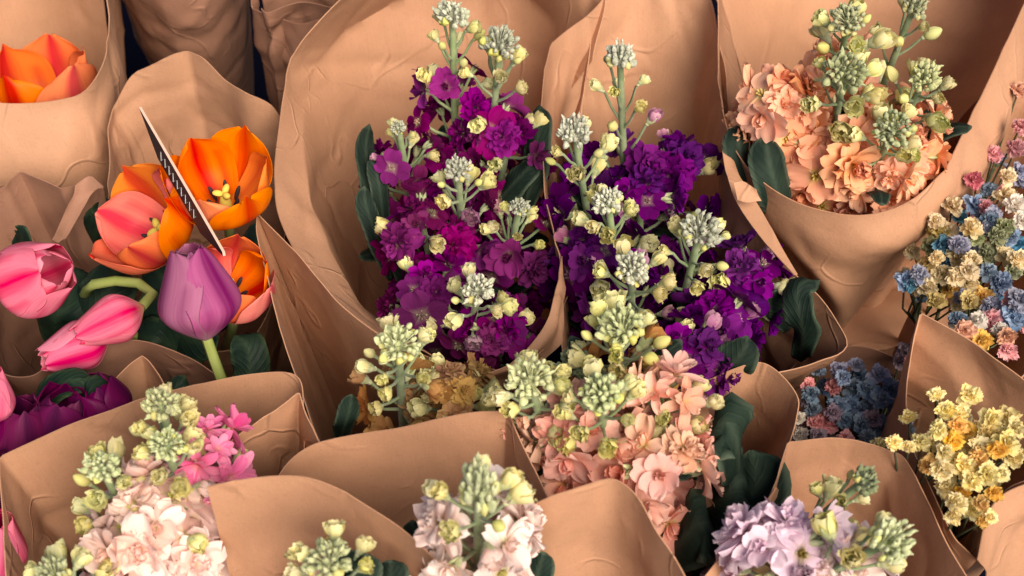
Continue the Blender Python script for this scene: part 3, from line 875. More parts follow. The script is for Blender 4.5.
def stock(key, px, py, z, mat, label, top='grey', cs=1.0, n=14, d0=.05, d1=.20, rad=.027, buds=6, opening=4, bs=1.0, size=1.0, mix='d', budc='budyellow', lean=(0, 0), stretch=1.0, leaves=(), auto_leaves=3, group=None, tall=1.0):
    """one flower spike: downy stem, tight bud cluster on top, yellow buds, opening buds and open blossoms down the stem"""
    SID[0] += 1
    r = random.Random(SID[0] * 7 + 3)
    nk = WRAP[key].neck
    tip = P(px, py, z)
    base = Vector((nk.x + r.uniform(-.016, .016), nk.y + r.uniform(-.016, .016), 0.03))
    # lean = extra sideways bend of the top (right, toward the viewer), metres
    bend = Vector((lean[0], lean[1], 0))
    ln = (tip - base).length
    pts = []
    for i in range(25):
        t = i / 24
        p = base.lerp(tip - bend, t) + bend * (max(0, t - .45) / .55) ** 2 + Vector((math.sin(t * 5 + SID[0]) * .003, math.cos(t * 4 + SID[0]) * .003, 0)) * (1 - t)
        pts.append(p)
    root = thing('stock_flower', base, label, 'flower', group)
    o = base

    def at(d):
        f = max(0, 1 - d / ln) * 24
        i = min(23, int(f))
        p = pts[i].lerp(pts[i + 1], f - i)
        t = (pts[i + 1] - pts[i]).normalized()
        return p, t
    sm = {'grey': M['sepalgrey'], 'green': M['sepal'], 'dark': M['sepaldark']}.get(top, M['sepal'])
    st = MB()
    st.tube([p - o for p in pts], [(.0040 - .0014 * (i / 24) ** 2) * (.3 if i == 24 and top == 'none' else 1) for i in range(25)], 9)
    if top != 'none':
        p, t = at(.004)
        link('bud_cluster', cached(cluster_mesh, SID[0] % 4, sm), root, p - o, facing(t + Vector((r.uniform(-.25, .25), r.uniform(-.25, .25), 0)), r.uniform(0, 6)), (cs * .79, cs * .79 * r.uniform(.85, 1.1), cs * tall * r.uniform(.85, 1.2)))
    ga = r.uniform(0, 6)
    nb = 0

    def place(d, rr, upness, me, nm, sc, ped=.0011):
        nonlocal ga
        ga += 2.39996 + r.uniform(-.3, .3)
        p, t = at(d)
        a = t.cross(Vector((0.3, 1, .1))).normalized()
        b_ = t.cross(a)
        out = a * math.cos(ga) + b_ * math.sin(ga)
        q0, _ = at(min(ln * .98, d + .012 * stretch + rr * .3))
        q = p + out * rr
        dr = (out * math.cos(upness) + t * math.sin(upness)).normalized()
        st.tube([q0 - o, q0.lerp(q, .55) - t * .002 - o, q - dr * .003 - o, q - o], [ped * 1.3, ped, ped, ped * 1.3], 6)
        link(nm, me, root, q - o, facing(dr, r.uniform(0, 6)), sc)
    for k in range(buds):
        u = (k + .5) / max(1, buds)
        kind = 'closed' if r.random() < .18 else 'open'
        place((.008 + .020 * u) * stretch, (.0135 + .006 * u) * cs * r.uniform(.9, 1.15), r.uniform(.5, 1.0), cached(bud_mesh, kind, M[budc] if r.random() < .9 else M['budyellow'], M['sepal'], k % 3), 'bud', (.72 if kind == 'closed' else 1) * bs * r.uniform(.8, 1.3) * (.85 + .3 * u))
    for k in range(opening):
        u = (k + .5) / max(1, opening)
        pm = M[budc] if r.random() < .65 else (M['budpurple'] if mat in ('purple', 'violet') else M[mat])
        place((.026 + (d0 - .022) * u) * stretch, (.018 + .006 * u) * r.uniform(.8, 1.2), r.uniform(.3, .9), cached(bud_mesh, 'open', pm, M['sepal'], k % 3), 'bud', bs * r.uniform(.95, 1.5))
    kinds = MIX[mix]
    if top == 'none' and n:
        p, t = at(0)
        for k in range(3):
            tt = (t + Vector((math.cos(k * 2.1 + ga), math.sin(k * 2.1 + ga), 0)) * .55).normalized()
            link('blossom', cached(blossom_mesh, kinds[k], M[mat], k % 4), root, p + (tt - t) * .022 * size - o, facing(tt, r.uniform(0, 6)), size * r.uniform(.8, 1.05))
    for k in range(n):
        u = (k + .5) / n
        kd = kinds[(k + SID[0]) % 4]
        place(d0 + (d1 - d0) * u, rad * (.85 + .3 * min(1, u * 3)) * r.uniform(.85, 1.15) * (1 - .35 * max(0, u - .4)), r.uniform(.15, .75), cached(blossom_mesh, kd, M[mat], k % 4), 'blossom', 1.12 * size * r.uniform(.8, 1.2), .0012)
    link('stem', st.mesh('stem', [M['stem']]), root)
    for k in range(auto_leaves):
        d = d1 * r.uniform(.75, 1.05)
        p, t = at(d)
        ga += 2.4
        out = Vector((math.cos(ga), math.sin(ga), .15))
        path = [p - o, p + out * .025 + Vector((0, 0, .02)) - o, p + out * .045 + Vector((0, 0, .035)) - o, p + out * .06 + Vector((0, 0, .036)) - o]
        lf = link('leaf', leaf_mesh(path, out.cross(Vector((0, 0, 1))), .018, .06, .3, ga, .7), root)
        md = lf.modifiers.new('thickness', 'SOLIDIFY')
        md.thickness = .0009
    for lf in leaves:
        add_leaf(root, *lf[:2], **(lf[2] if len(lf) > 2 else {}))
    return root


# ------------------------------------------------------------------ tulips
def tulip_petal(R, Lz, openness, az, width, inner, seed, mat, flare=0.0, nu=11, nv=14):
    """one petal of a cup: openness 0 closed egg .. 1 wide bowl"""
    b = MB()
    pts, cols, uvs = [], [], []
    for j in range(nv):
        v = j / (nv - 1)
        rc = math.sin(min(1, v * 1.9 + .02) * math.pi / 2) * (1 - .72 * max(0, v - .35) ** 1.5 / .52 * 1)     # closed
        ro = math.sin(min(1, v * 1.5 + .02) * math.pi / 2) * (1 + .55 * v + flare * v * v)      # open
        rad = R * (rc * (1 - openness) + ro * openness) * (.93 if inner else 1.0)
        z = Lz * (v - .05 * math.sin(v * 3.14)) * (1 - .25 * openness * v)
        wv = math.sin(min(1, v * 1.7 + .12) * math.pi / 2) * (1 if v < .55 else math.sqrt(max(0, 1 - ((v - .55) / .455) ** 2.2)))
        for i in range(nu):
            u = i / (nu - 1) * 2 - 1
            half = width * R * wv
            ang = az + u * half / max(rad, R * .35)
            rr = rad + R * .012 * math.sin(v * 31 + seed * 5) * abs(u) ** 6 + R * (.05 * (1 - u * u) * v - .045 * abs(u) ** 3 * (1 if inner else -.6)) + R * .03 * math.sin(u * 7 + seed + v * 4) * v
            zz = z + Lz * (.02 * math.sin(u * 5 + seed * 2) * v + .05 * (1 - abs(u)) * max(0, v - .8) / .2)
            pts.append(Vector((rr * math.cos(ang), rr * math.sin(ang), zz)))
            mid = math.exp(-((u - .08 * math.sin(seed * 2)) / .21) ** 2) * (.8 + .2 * math.sin(u * 23 + seed)) + .35 * math.exp(-((abs(u) - .62) / .12) ** 2) * (v < .75) * math.sin(min(1, v * 1.15) * 3.14) ** .5
            cols.append((max(0, 1 - v / .22), min(1, max(0, mid * 1.7 - .05)), 0, 1))
            uvs.append((u * .5 + .5 + seed, v))
    b.grid(pts, nu, nv, 0, uvs, cols)
    me = b.mesh('petal', [mat])
    return me


def tulip(px, py, z, d, R, Lz, openness, mats, label, stem, roll=0.0, flare=0.0, anthers=True, leaves=(), widths=(1.0, .95), seed=1, group=None):
    """px, py, z: foot of the cup; d: (right, up, toward) direction of the cup; stem: list of (px, py, z) from the foot down"""
    base = P(px, py, z)
    sp = [base] + [P(*p) for p in stem]
    foot = sp[-1]
    root = thing('tulip', foot, label, 'tulip', group)
    dr = Vc(*d)
    q = facing(dr, roll)
    st = MB()
    cp = spline([(base + dr * .003 - foot, False)] + [(p - foot, False) for p in sp[1:]], 20)
    st.tube(cp, .0042, 10)
    link('stem', st.mesh('stem', [M['tulipstem']]), root)
    for k in range(6):
        inner = k % 2
        m = M[mats[k % len(mats)]]
        o = link('petal', tulip_petal(R, Lz * (.96 if inner else 1.0), openness + (.05 if not inner else -.03) * (1 if openness > .1 else .3), k * 1.047 + .1 * math.sin(k * 3 + seed), widths[inner], inner, seed + k * 1.7, m, flare), root, base - foot, q)
        md = o.modifiers.new('thickness', 'SOLIDIFY')
        md.thickness = .0004
        sb = o.modifiers.new('smooth', 'SUBSURF')
        sb.levels = sb.render_levels = 1
    if anthers and openness > .3:
        b = MB()
        b.ellipsoid((0, 0, Lz * .2), (0, 0, 1), R * .16, Lz * .2, 10, 6)
        for k in range(3):
            b.ellipsoid((math.cos(k * 2.1) * R * .13, math.sin(k * 2.1) * R * .13, Lz * .42), (math.cos(k * 2.1), math.sin(k * 2.1), .4), R * .09, R * .14, 7, 5)
        link('pistil', b.mesh('pistil', [M['pistil']]), root, base - foot, q)
        for k in range(6):
            a = k * 1.047 + .4
            b = MB()
            b.tube([(0, 0, 0), (math.cos(a) * R * .3, math.sin(a) * R * .3, Lz * .22)], .0007, 5, 0)
            b.ellipsoid((math.cos(a) * R * .34, math.sin(a) * R * .34, Lz * .33), (math.cos(a) * .4, math.sin(a) * .4, 1), R * .06, R * .24, 7, 6, 0)
            link('stamen', b.mesh('stamen', [M['anther']]), root, base - foot, q)
    for lf in leaves:
        add_leaf(root, *lf[:2], mat='tulipleaf', **(lf[2] if len(lf) > 2 else {}))
    return root


# ------------------------------------------------------------------ dried blooms
HID = [0]


def sprig(key, label, heads, z, r0=8.0, spread=.03, group=None, cat='dried flower', extra=0):
    """one wiry sprig that forks to several small dried rosettes; heads: (px, py, colour[, radius px[, dz]])"""
    HID[0] += 1
    r = random.Random(HID[0] * 13)
    nk = WRAP[key].neck
    base = Vector((nk.x + r.uniform(-.01, .01), nk.y + r.uniform(-.01, .01), .03))
    root = thing('dried_flower_sprig', base, label, cat, group)
    pos = []
    for h in heads:
        pos.append((P(h[0], h[1], z + (h[4] if len(h) > 4 else r.uniform(-.012, .012))), h[2], h[3] if len(h) > 3 else r0))
    # heads lower down in the same sprig that fill the depth of the bunch
    for k in range(extra):
        h = heads[r.randrange(len(heads))]
        zz = z - r.uniform(.03, .07)
        pos.append((P(h[0], h[1], zz) + Vector((r.uniform(-.02, .02), r.uniform(-.02, .02), 0)), r.choice([x[2] for x in heads]), r0 * .95))
    c = sum((p[0] for p in pos), Vector()) / len(pos)
    fork = c + (base - c).normalized() * .07
    b = MB()
    b.tube([base - base, base.lerp(fork, .5) - base + Vector((.004, .003, 0)), fork - base], [.0022, .002, .0018], 6)
    for p, col, rp in pos:
        f2 = fork.lerp(p, .45) + Vector((r.uniform(-.006, .006), r.uniform(-.006, .006), -.012))
        b.tube([fork - base, f2 - base, p - base], [.0013, .001, .0008], 5)
        n0 = (p - fork).normalized() + Vector((r.uniform(-.4, .4), r.uniform(-.4, .4) - .35, .9))
        px_m = (p - CAM).length * TANH / (W / 2)
        sc = rp * px_m /   .0068
        link('flower_head', cached(blossom_mesh, 'head', M['h_' + col], r.randrange(5)), root, p - base, facing(n0, r.uniform(0, 6)), (sc * r.uniform(.9, 1.1), sc * r.uniform(.9, 1.1), sc * r.uniform(.85, 1.1)))
        # a small green cup under each head
        b.ellipsoid(p - base - n0.normalized() * .002 * sc, n0, .0026 * sc, .003 * sc, 6, 5)
    link('stem', b.mesh('stem', [M['stemdark']]), root)
    return root
# ------------------------------------------------------------------ plum bunch
A_, B_ = 'stocks of the plum bunch', 'stocks of the violet bunch'
stock('plum', 452, 12, .575, 'purple', 'purple stock with its bud tip at the top edge of the plum bunch', 'grey', .95, 20, .055, .22, buds=6, stretch=1.5, mix='m', size=.88, group=A_,
      leaves=[([(372, 250, .40), (372, 200, .45), (366, 150, .47), (370, 124, .48)], .018, dict(facing_=(.5, .1, 1))), ([(385, 240, .42), (380, 190, .46), (374, 165, .475), (368, 160, .475)], .016, dict(facing_=(.2, .5, 1)))])
stock('plum', 500, 42, .565, 'purple', 'purple stock with round downy tip, high in the plum bunch beside the violet wrap', 'grey', 1.05, 17, .075, .22, buds=6, stretch=1.5, mix='m', size=.88, group=A_,
      leaves=[([(515, 230, .42), (532, 180, .46), (538, 130, .48), (540, 105, .48)], .024, dict(facing_=(-.4, .2, 1))), ([(490, 210, .43), (512, 185, .46), (528, 168, .475), (534, 160, .475)], .024, dict(facing_=(0, .6, 1)))])
stock('plum', 458, 168, .535, 'purple', 'purple stock with silvery tip spreading sideways in the middle of the plum bunch', 'grey', .9, 20, .055, .20, buds=6, stretch=1.3, mix='m', size=.88, group=A_)
stock('plum', 478, 288, .53, 'purple', 'purple stock whose pale buds hang over the front lip of the plum wrap', 'grey', .95, 15, .05, .18, buds=6, opening=3, stretch=1.6, mix='m', size=.88, group=A_)
stock('plum', 520, 205, .50, 'purple', 'purple stock with a small thin tip beside the violet wrap edge', 'grey', .6, 17, .03, .17, buds=4, opening=3, stretch=1.4, bs=.8, mix='m', size=.88, group=A_)
stock('plum', 398, 125, .50, 'purple', 'purple stock against the pale flared paper with small green tip over dark leaves', 'grey', .5, 22, .02, .18, buds=4, opening=3, stretch=1.2, bs=.8, mix='m', size=.88, group=A_,
      leaves=[([(392, 280, .40), (378, 240, .44), (366, 205, .46), (365, 186, .47)], .018, dict(facing_=(.4, .1, 1)))])
stock('plum', 420, 215, .49, 'purple', 'open magenta stock without bud tip, low in the middle of the plum bunch', 'none', 1, 21, .0, .16, buds=0, opening=2, auto_leaves=1, mix='m', size=.88, group=A_)
stock('plum', 510, 130, .49, 'purple', 'open magenta stock without bud tip, under the round downy tip', 'none', 1, 21, .0, .16, buds=0, opening=2, auto_leaves=1, mix='m', size=.88, group=A_)
stock('plum', 500, 330, .475, 'purple', 'dark open purple stock just inside the front lip of the plum wrap', 'none', 1, 16, .0, .14, buds=0, opening=1, auto_leaves=1, mix='m', size=.88, group=A_)
stock('plum', 425, 285, .475, 'purple', 'open purple stock beside the hanging pale buds of the plum bunch', 'none', 1, 16, .0, .14, buds=0, opening=1, auto_leaves=1, mix='m', size=.88, group=A_)

# ------------------------------------------------------------------ violet bunch
stock('violet', 620, 55, .58, 'violet', 'violet stock standing tallest against the brown back paper of its wrap', 'grey', 1.0, 14, .095, .24, buds=7, stretch=2.2, budc='budyellow', mix='m', group=B_)
stock('violet', 574, 130, .55, 'violet', 'violet stock with a downy tip beside the pale inner fold of the violet wrap', 'grey', 1.0, 12, .07, .2, buds=7, stretch=1.6, mix='m', group=B_)
stock('violet', 608, 200, .535, 'violet', 'violet stock with narrow silvery tip below the tallest violet stock', 'grey', .85, 12, .06, .2, buds=8, stretch=1.5, mix='m', group=B_)
stock('violet', 700, 230, .54, 'violet', 'violet stock with wide silvery tip and yellow buds nearest the peach cone', 'grey', 1.15, 14, .075, .2, buds=8, opening=5, stretch=1.7, mix='m', group=B_)
stock('violet', 632, 268, .545, 'violet', 'violet stock with a wide silvery tip just behind the salmon bunch', 'grey', 1.1, 12, .07, .2, buds=8, opening=4, stretch=1.6, mix='m', group=B_)
stock('violet', 676, 150, .475, 'violet', 'open violet stock without bud tip, against the back paper of the violet wrap', 'none', 1, 11, 0, .16, buds=0, opening=2, auto_leaves=2, mix='m', group=B_)
stock('violet', 755, 270, .485, 'violet', 'open violet stock in the corner under the peach cone, over a curly dark leaf', 'none', 1, 15, 0, .15, buds=0, opening=3, auto_leaves=1, mix='m', group=B_,
      leaves=[([(800, 362, .40), (803, 335, .46), (799, 312, .485), (797, 292, .49), (806, 280, .495), (820, 282, .49)], .024, dict(facing_=(-.3, .2, 1), wave=.22)),
              ([(790, 330, .42), (785, 300, .46), (792, 285, .48)], .03, dict(facing_=(.2, .2, 1)))])
stock('violet', 725, 320, .48, 'violet', 'dark open violet stock above the pointed leaf by the salmon wrap', 'none', 1, 15, 0, .15, buds=0, opening=3, auto_leaves=1, mix='m', group=B_,
      leaves=[([(715, 385, .46), (730, 368, .495), (744, 350, .51), (748, 336, .515)], .034, dict(facing_=(.1, .3, 1), tip=.5))])
stock('violet', 640, 190, .48, 'violet', 'open violet stock low in the middle of the violet bunch, under the tallest stem', 'none', 1, 15, 0, .16, buds=0, opening=2, auto_leaves=2, mix='m', group=B_)
stock('violet', 690, 350, .505, 'violet', 'small purple stock with striped buds tucked behind the salmon flowers', 'none', 1, 8, .01, .1, buds=3, opening=5, budc='budpurple', auto_leaves=0, mix='m', group=B_)
stock('violet', 590, 250, .48, 'violet', 'open violet stock beside the narrow front edge of the plum wrap', 'none', 1, 13, 0, .14, buds=0, opening=3, auto_leaves=1, mix='m', group=B_)

# ------------------------------------------------------------------ peach bunch
D_ = 'stocks of the peach bunch'
stock('peach', 848, 18, .585, 'peach', 'peach stock with a tall green tip at the top edge of the peach cone', 'green', 1.0, 14, .06, .16, buds=5, mix='m', size=1.08, bs=1.2, group=D_)
stock('peach', 915, 4, .585, 'peach', 'peach stock cut by the top edge, its stem bare under a small green tip', 'green', .9, 8, .10, .2, buds=4, stretch=1.5, mix='m', size=1.08, bs=1.2, group=D_)
stock('peach', 845, 72, .575, 'peach', 'peach stock with broad silvery green tip in the centre of the peach cone', 'green', 1.15, 15, .055, .15, buds=5, mix='m', size=1.08, bs=1.2, group=D_)
stock('peach', 926, 76, .565, 'peach', 'peach stock with silvery tip and yellow buds nearest the lit fold of its cone', 'green', 1.0, 13, .055, .15, buds=5, opening=3, mix='l', size=1.08, bs=1.2, group=D_)
stock('peach', 894, 128, .55, 'peach', 'peach stock with a silvery green tip low at the front of the peach cone', 'green', 1.1, 10, .05, .12, buds=4, opening=4, mix='l', size=1.08, bs=1.2, group=D_)
stock('peach', 776, 92, .53, 'peach', 'open peach stock above two dark oval leaves in the peach cone', 'none', 1, 15, .0, .10, buds=0, opening=1, mix='m', size=1.2, auto_leaves=0, group=D_,
      leaves=[([(785, 225, .43), (778, 195, .475), (770, 165, .50), (765, 136, .51)], .034, dict(facing_=(.2, .2, 1), wave=.02)), ([(760, 215, .43), (748, 180, .47), (740, 150, .49), (739, 125, .495)], .028, dict(facing_=(.4, .1, 1), wave=.02))])
stock('peach', 828, 138, .51, 'peach', 'open peach stock with broad petals at the front rim of the peach cone', 'none', 1, 15, .0, .09, buds=0, opening=2, mix='m', size=1.2, auto_leaves=0, group=D_)
stock('peach', 904, 150, .50, 'peach', 'small open peach stock tucked at the front rim of the peach cone', 'none', 1, 11, .0, .07, buds=0, opening=3, mix='l', size=1.08, auto_leaves=0, group=D_)

# ------------------------------------------------------------------ salmon bunch
E_ = 'stocks of the salmon bunch'
stock('salmon', 622, 325, .585, 'amber', 'stock with wide pale green tip and orange yellow buds before the violet bunch', 'green', 1.2, 10, .06, .14, buds=9, opening=6, bs=1.2, mix='l', size=1.2, group=E_)
stock('salmon', 602, 392, .60, 'salmon', 'salmon stock with a silvery green tip in the centre of the salmon bunch', 'green', 1.15, 12, .05, .14, buds=8, opening=6, bs=1.05, mix='l', size=1.2, group=E_)
stock('salmon', 530, 377, .59, 'salmon', 'salmon stock with a round green tip in the dark gap beside the plum wrap lip', 'green', 1.1, 9, .05, .10, buds=8, opening=5, mix='l', size=1.0, rad=.021, auto_leaves=0, group=E_)
stock('salmon', 672, 388, .575, 'salmon', 'salmon stock with pointed petals over small yellow buds, beside the large dark leaves', 'none', 1, 13, .012, .14, buds=4, opening=3, mix='t', size=1.15, auto_leaves=0, group=E_,
      leaves=[([(690, 470, .50), (705, 440, .535), (726, 422, .55), (738, 445, .54), (740, 480, .51)], .05, dict(facing_=(-.1, .5, 1), wave=.05)),
              ([(695, 520, .47), (720, 500, .51), (740, 480, .52), (748, 490, .50), (738, 520, .47)], .05, dict(facing_=(-.1, .6, 1), wave=.14)),
              ([(660, 560, .47), (680, 540, .51), (700, 522, .53), (712, 530, .52), (722, 552, .48)], .05, dict(facing_=(0, .4, 1), wave=.05)),
              ([(700, 600, .44), (735, 540, .48), (755, 490, .50), (752, 450, .51)], .05, dict(facing_=(-.5, .2, 1), wave=.1))])
stock('salmon', 662, 455, .565, 'salmon', 'salmon pink stock with long ruffled petals just above the front fold of paper', 'none', 1, 14, .0, .12, buds=0, opening=1, mix='l', size=1.25, auto_leaves=0, group=E_)
stock('salmon', 572, 424, .555, 'salmon', 'salmon stock low behind the front paper, below the round green tip', 'none', 1, 12, .0, .07, buds=0, opening=3, mix='l', size=1.15, auto_leaves=0, group=E_)
stock('salmon', 575, 360, .53, 'amber', 'small yellow orange stock squeezed between the round green tip and the wide pale tip', 'dark', .9, 8, .05, .13, buds=5, opening=5, mix='l', size=1.15, auto_leaves=0, group=E_)
stock('salmon', 612, 446, .535, 'salmon', 'dusky salmon stock with yellow green buds half hidden by the front fold of paper', 'none', 1, 10, .0, .06, buds=2, opening=3, mix='l', size=1.15, auto_leaves=0, group=E_)

# ------------------------------------------------------------------ amber bunch
F_ = 'stocks of the amber bunch'
stock('amber', 398, 343, .585, 'amber', 'amber stock with silvery tip in front of the plum wrap, above the shaded paper', 'green', 1.1, 5, .07, .13, buds=8, opening=7, stretch=1.3, mix='l', size=.85, rad=.02, auto_leaves=0, group=F_,
      leaves=[([(340, 440, .48), (345, 425, .51), (350, 408, .52), (352, 394, .525)], .016, dict(facing_=(.4, .2, 1)))])
stock('amber', 452, 385, .52, 'amber', 'amber stock of drooping dusky blooms under the front lip of the plum wrap', 'none', 1, 5, .01, .05, buds=5, opening=6, mix='d', size=.8, rad=.02, auto_leaves=0, group=F_)

# ------------------------------------------------------------------ blush bunch
G_ = 'stocks of the blush bunch'
stock('blush', 160, 402, .60, 'blush', 'blush stock with the topmost green tip, overlapping the dark gap behind the blush wrap', 'green', .82, 6, .085, .2, buds=9, opening=5, stretch=1.5, mix='s', group=G_)
stock('blush', 100, 464, .60, 'blush', 'blush stock with a tip leaning over the pale paper of the blush wrap', 'green', .82, 11, .06, .18, buds=6, opening=4, mix='s', stretch=1.2, bs=1.1, size=1.1, group=G_)
stock('blush', 166, 442, .605, 'blush', 'blush stock with yellow green tip in the centre of the blush bunch', 'green', .82, 14, .06, .2, buds=8, opening=5, stretch=1.3, mix='s', size=1.15, bs=1.1, group=G_)
stock('blush', 206, 440, .57, 'pink', 'bright pink stock with narrow pointed petals beside the folded paper corner', 'none', 1, 10, .0, .05, buds=1, opening=2, rad=.018, mix='t', size=.9, auto_leaves=0, group=G_)
stock('blush', 154, 508, .575, 'blush', 'open blush stock with broad petals against the front fold of paper', 'none', 1, 11, .0, .07, buds=0, opening=1, mix='m', size=1.15, auto_leaves=0, group=G_)
stock('blush', 140, 530, .57, 'blush', 'open blush stock low in the blush bunch, under the leaning tip', 'none', 1, 12, .0, .09, buds=0, opening=1, mix='m', size=1.12, auto_leaves=0, group=G_)
stock('blush', 52, 574, .59, 'blush', 'stock of pale green buds cut by the bottom edge, lowest in the blush bunch', 'green', .82, 10, .06, .15, buds=8, opening=4, mix='s', group=G_)

# ------------------------------------------------------------------ front bunch
stock('front', 478, 488, .66, 'white', 'pale pink stock with a tall yellow green tip in front of the overlapping paper folds', 'green', 1.05, 15, .034, .11, buds=6, opening=2, mix='m', size=1.1, rad=.022, tall=1.5, bs=1.1, auto_leaves=0, stretch=1.0,
      leaves=[([(430, 585, .53), (422, 560, .555), (415, 535, .565), (412, 520, .57)], .018, dict(facing_=(.3, .2, 1))), ([(525, 605, .53), (534, 585, .555), (540, 565, .565), (544, 552, .57)], .02, dict(facing_=(-.1, .2, 1)))])
stock('front', 326, 560, .625, 'white', 'stock of pale green buds rising over the bottom edge before the curved paper fold', 'green', 1.0, 8, .07, .15, buds=9, opening=4, mix='m', auto_leaves=0,
      leaves=[([(345, 600, .56), (352, 580, .59), (362, 564, .60), (366, 554, .605)], .03, dict(facing_=(.1, .3, 1))), ([(375, 610, .56), (384, 590, .58), (390, 575, .59), (390, 560, .595)], .024, dict(facing_=(-.2, .2, 1)))])

# ------------------------------------------------------------------ lilac bunch
stock('lilac', 868, 478, .59, 'lilac', 'slim green stock of closed yellow buds against the back paper of the lilac wrap', 'dark', .65, 3, .13, .18, buds=6, opening=4, stretch=1.6, mix='s', auto_leaves=1, lean=(.10, 0))
stock('lilac', 893, 540, .62, 'lilac', 'stock with a fat green bud tip and one large yellow bud in the bottom corner', 'green', 1.05, 5, .11, .18, buds=6, opening=5, stretch=1.5, mix='s', bs=1.15, auto_leaves=1, lean=(.13, .0))
stock('lilac', 784, 540, .585, 'lilac', 'open lilac stock with broad petals beside the pale folded edge of the lilac wrap', 'none', 1, 16, .0, .13, buds=0, opening=1, mix='m', size=1.15, auto_leaves=0)
stock('lilac', 842, 560, .575, 'white', 'pale pink stock with half closed petals between lilac petals and fat green tip', 'none', 1, 6, .0, .06, buds=0, opening=1, mix='l', size=1.0, rad=.02, auto_leaves=0)

# ------------------------------------------------------------------ tulips
tulip(50, 138, .345, (-.05, .85, .5), .046, .098, .62, ['t_orange'], 'flame orange tulip wide open inside the paper wrap in the top corner', [(44, 160, .31), (35, 200, .18)], roll=.3, flare=.1, seed=2)
tulip(229, 220, .475, (.02, .62, .78), .033, .078, .72, ['t_orange'], 'open orange tulip showing its yellow heart, beside the upper end of the thin card', [(228, 260, .40), (205, 330, .2)], roll=.5, flare=.05, seed=4,
      leaves=[([(215, 330, .38), (240, 290, .42), (255, 250, .44), (262, 220, .44)], .03)])
tulip(184, 246, .455, (-.55, .45, .70), .0365, .074, .66, ['t_orange', 't_flame', 't_orange', 't_flame', 't_flame', 't_orange'], 'open orange tulip with pink flamed petals, beside the lower end of the thin card',
      [(175, 270, .40), (195, 330, .2)], roll=1.2, flare=.1, seed=7)
tulip(226, 304, .45, (.30, .50, .80), .031, .062, .45, ['t_orange', 't_flame', 't_orange'], 'orange tulip with a dark hollow heart, behind the mauve tulip', [(232, 330, .40), (210, 380, .2)], roll=.2, flare=0, seed=3)
tulip(207, 341, .495, (-.12, .93, .30), .0325, .072, .03, ['t_purple'], 'closed mauve purple tulip upright on a pale green stem', [(216, 365, .475), (228, 400, .44), (232, 440, .2)], roll=.55, anthers=False, seed=5, widths=(1.12, 1.0),
      leaves=[([(240, 400, .42), (250, 370, .44), (246, 345, .45), (235, 335, .45)], .03)])
tulip(8, 290, .50, (.75, .25, .55), .030, .066, .16, ['t_pink'], 'large pink tulip lying sideways beside the inner fold of its paper', [(-12, 300, .49), (-60, 330, .40), (-60, 400, .2)], roll=.3, seed=6, widths=(1.1, 1.0),
      leaves=[([(60, 330, .40), (90, 310, .43), (110, 285, .44), (118, 262, .44)], .045, dict(facing_=(.1, .3, 1))), ([(15, 250, .44), (22, 238, .46), (16, 226, .47)], .02),
              ([(150, 350, .34), (185, 315, .39), (200, 285, .41), (190, 262, .41)], .045), ([(100, 260, .36), (95, 235, .41), (110, 215, .43), (104, 196, .43)], .035), ([(200, 372, .38), (170, 345, .42), (150, 340, .43), (120, 330, .42)], .04), ([(75, 390, .36), (105, 340, .40), (135, 320, .42), (160, 310, .42)], .05), ([(60, 350, .36), (55, 320, .42), (70, 300, .43), (62, 262, .43)], .045)])
tulip(144, 306, .475, (-.72, -.38, .5), .0205, .058, .02, ['t_pink'], 'closed pink tulip nodding above the brown front lip, on a curved green stem', [(153, 298, .47), (144, 285, .465), (112, 281, .46), (86, 292, .44), (70, 340, .2)], roll=.9, anthers=False, seed=8, widths=(1.12, 1.0),
      leaves=[([(175, 350, .38), (160, 320, .42), (170, 290, .44), (150, 262, .44)], .04), ([(130, 360, .36), (150, 330, .40), (185, 335, .42), (215, 352, .42)], .04)])
tulip(110, 334, .462, (-.78, -.35, .5), .0205, .056, .10, ['t_pink'], 'pink tulip drooping lowest, its tip resting on the brown front lip', [(124, 328, .455), (132, 340, .43), (110, 380, .2)], roll=.4, anthers=False, seed=9, widths=(1.1, 1.0))
tulip(22, 462, .455, (.15, .8, .5), .026, .055, .10, ['t_magenta'], 'dark magenta tulip half open before the edge of the blush wrap', [(24, 490, .41), (50, 520, .2)], roll=.4, seed=10,
      leaves=[([(20, 440, .44), (45, 395, .475), (75, 380, .485), (95, 388, .48)], .022), ([(60, 420, .45), (85, 400, .48), (105, 392, .48), (128, 400, .47)], .03)])
tulip(58, 446, .452, (.25, .8, .5), .025, .052, .18, ['t_magenta'], 'dark magenta tulip in the middle of the three behind the blush wrap', [(58, 480, .41), (60, 520, .2)], roll=.1, seed=11)
tulip(110, 428, .45, (-.2, .8, .5), .024, .045, .22, ['t_magenta'], 'dark magenta tulip showing only ragged petal tips under the pointed paper tip', [(108, 460, .41), (70, 520, .2)], roll=.8, seed=12,
      leaves=[([(150, 420, .43), (165, 400, .465), (178, 385, .475), (186, 376, .475)], .02)])
tulip(-14, 425, .50, (.2, .9, .4), .02, .045, .05, ['t_pink'], 'pink tulip cut by the edge of the photo beside the dark magenta tulips', [(-14, 450, .44), (20, 520, .2)], anthers=False, seed=13)
tulip(-14, 575, .47, (.3, .8, .5), .026, .055, .05, ['t_pink'], 'pink tulip cut by the edge of the photo outside the blush wrap', [(-16, 620, .42), (20, 640, .2)], anthers=False, seed=14)
tulip(-16, 515, .455, (.2, .8, .5), .028, .055, .1, ['t_magenta'], 'dark magenta tulip cut by the edge of the photo beside the straight blush paper edge', [(-10, 560, .40), (20, 580, .2)], anthers=False, seed=15)
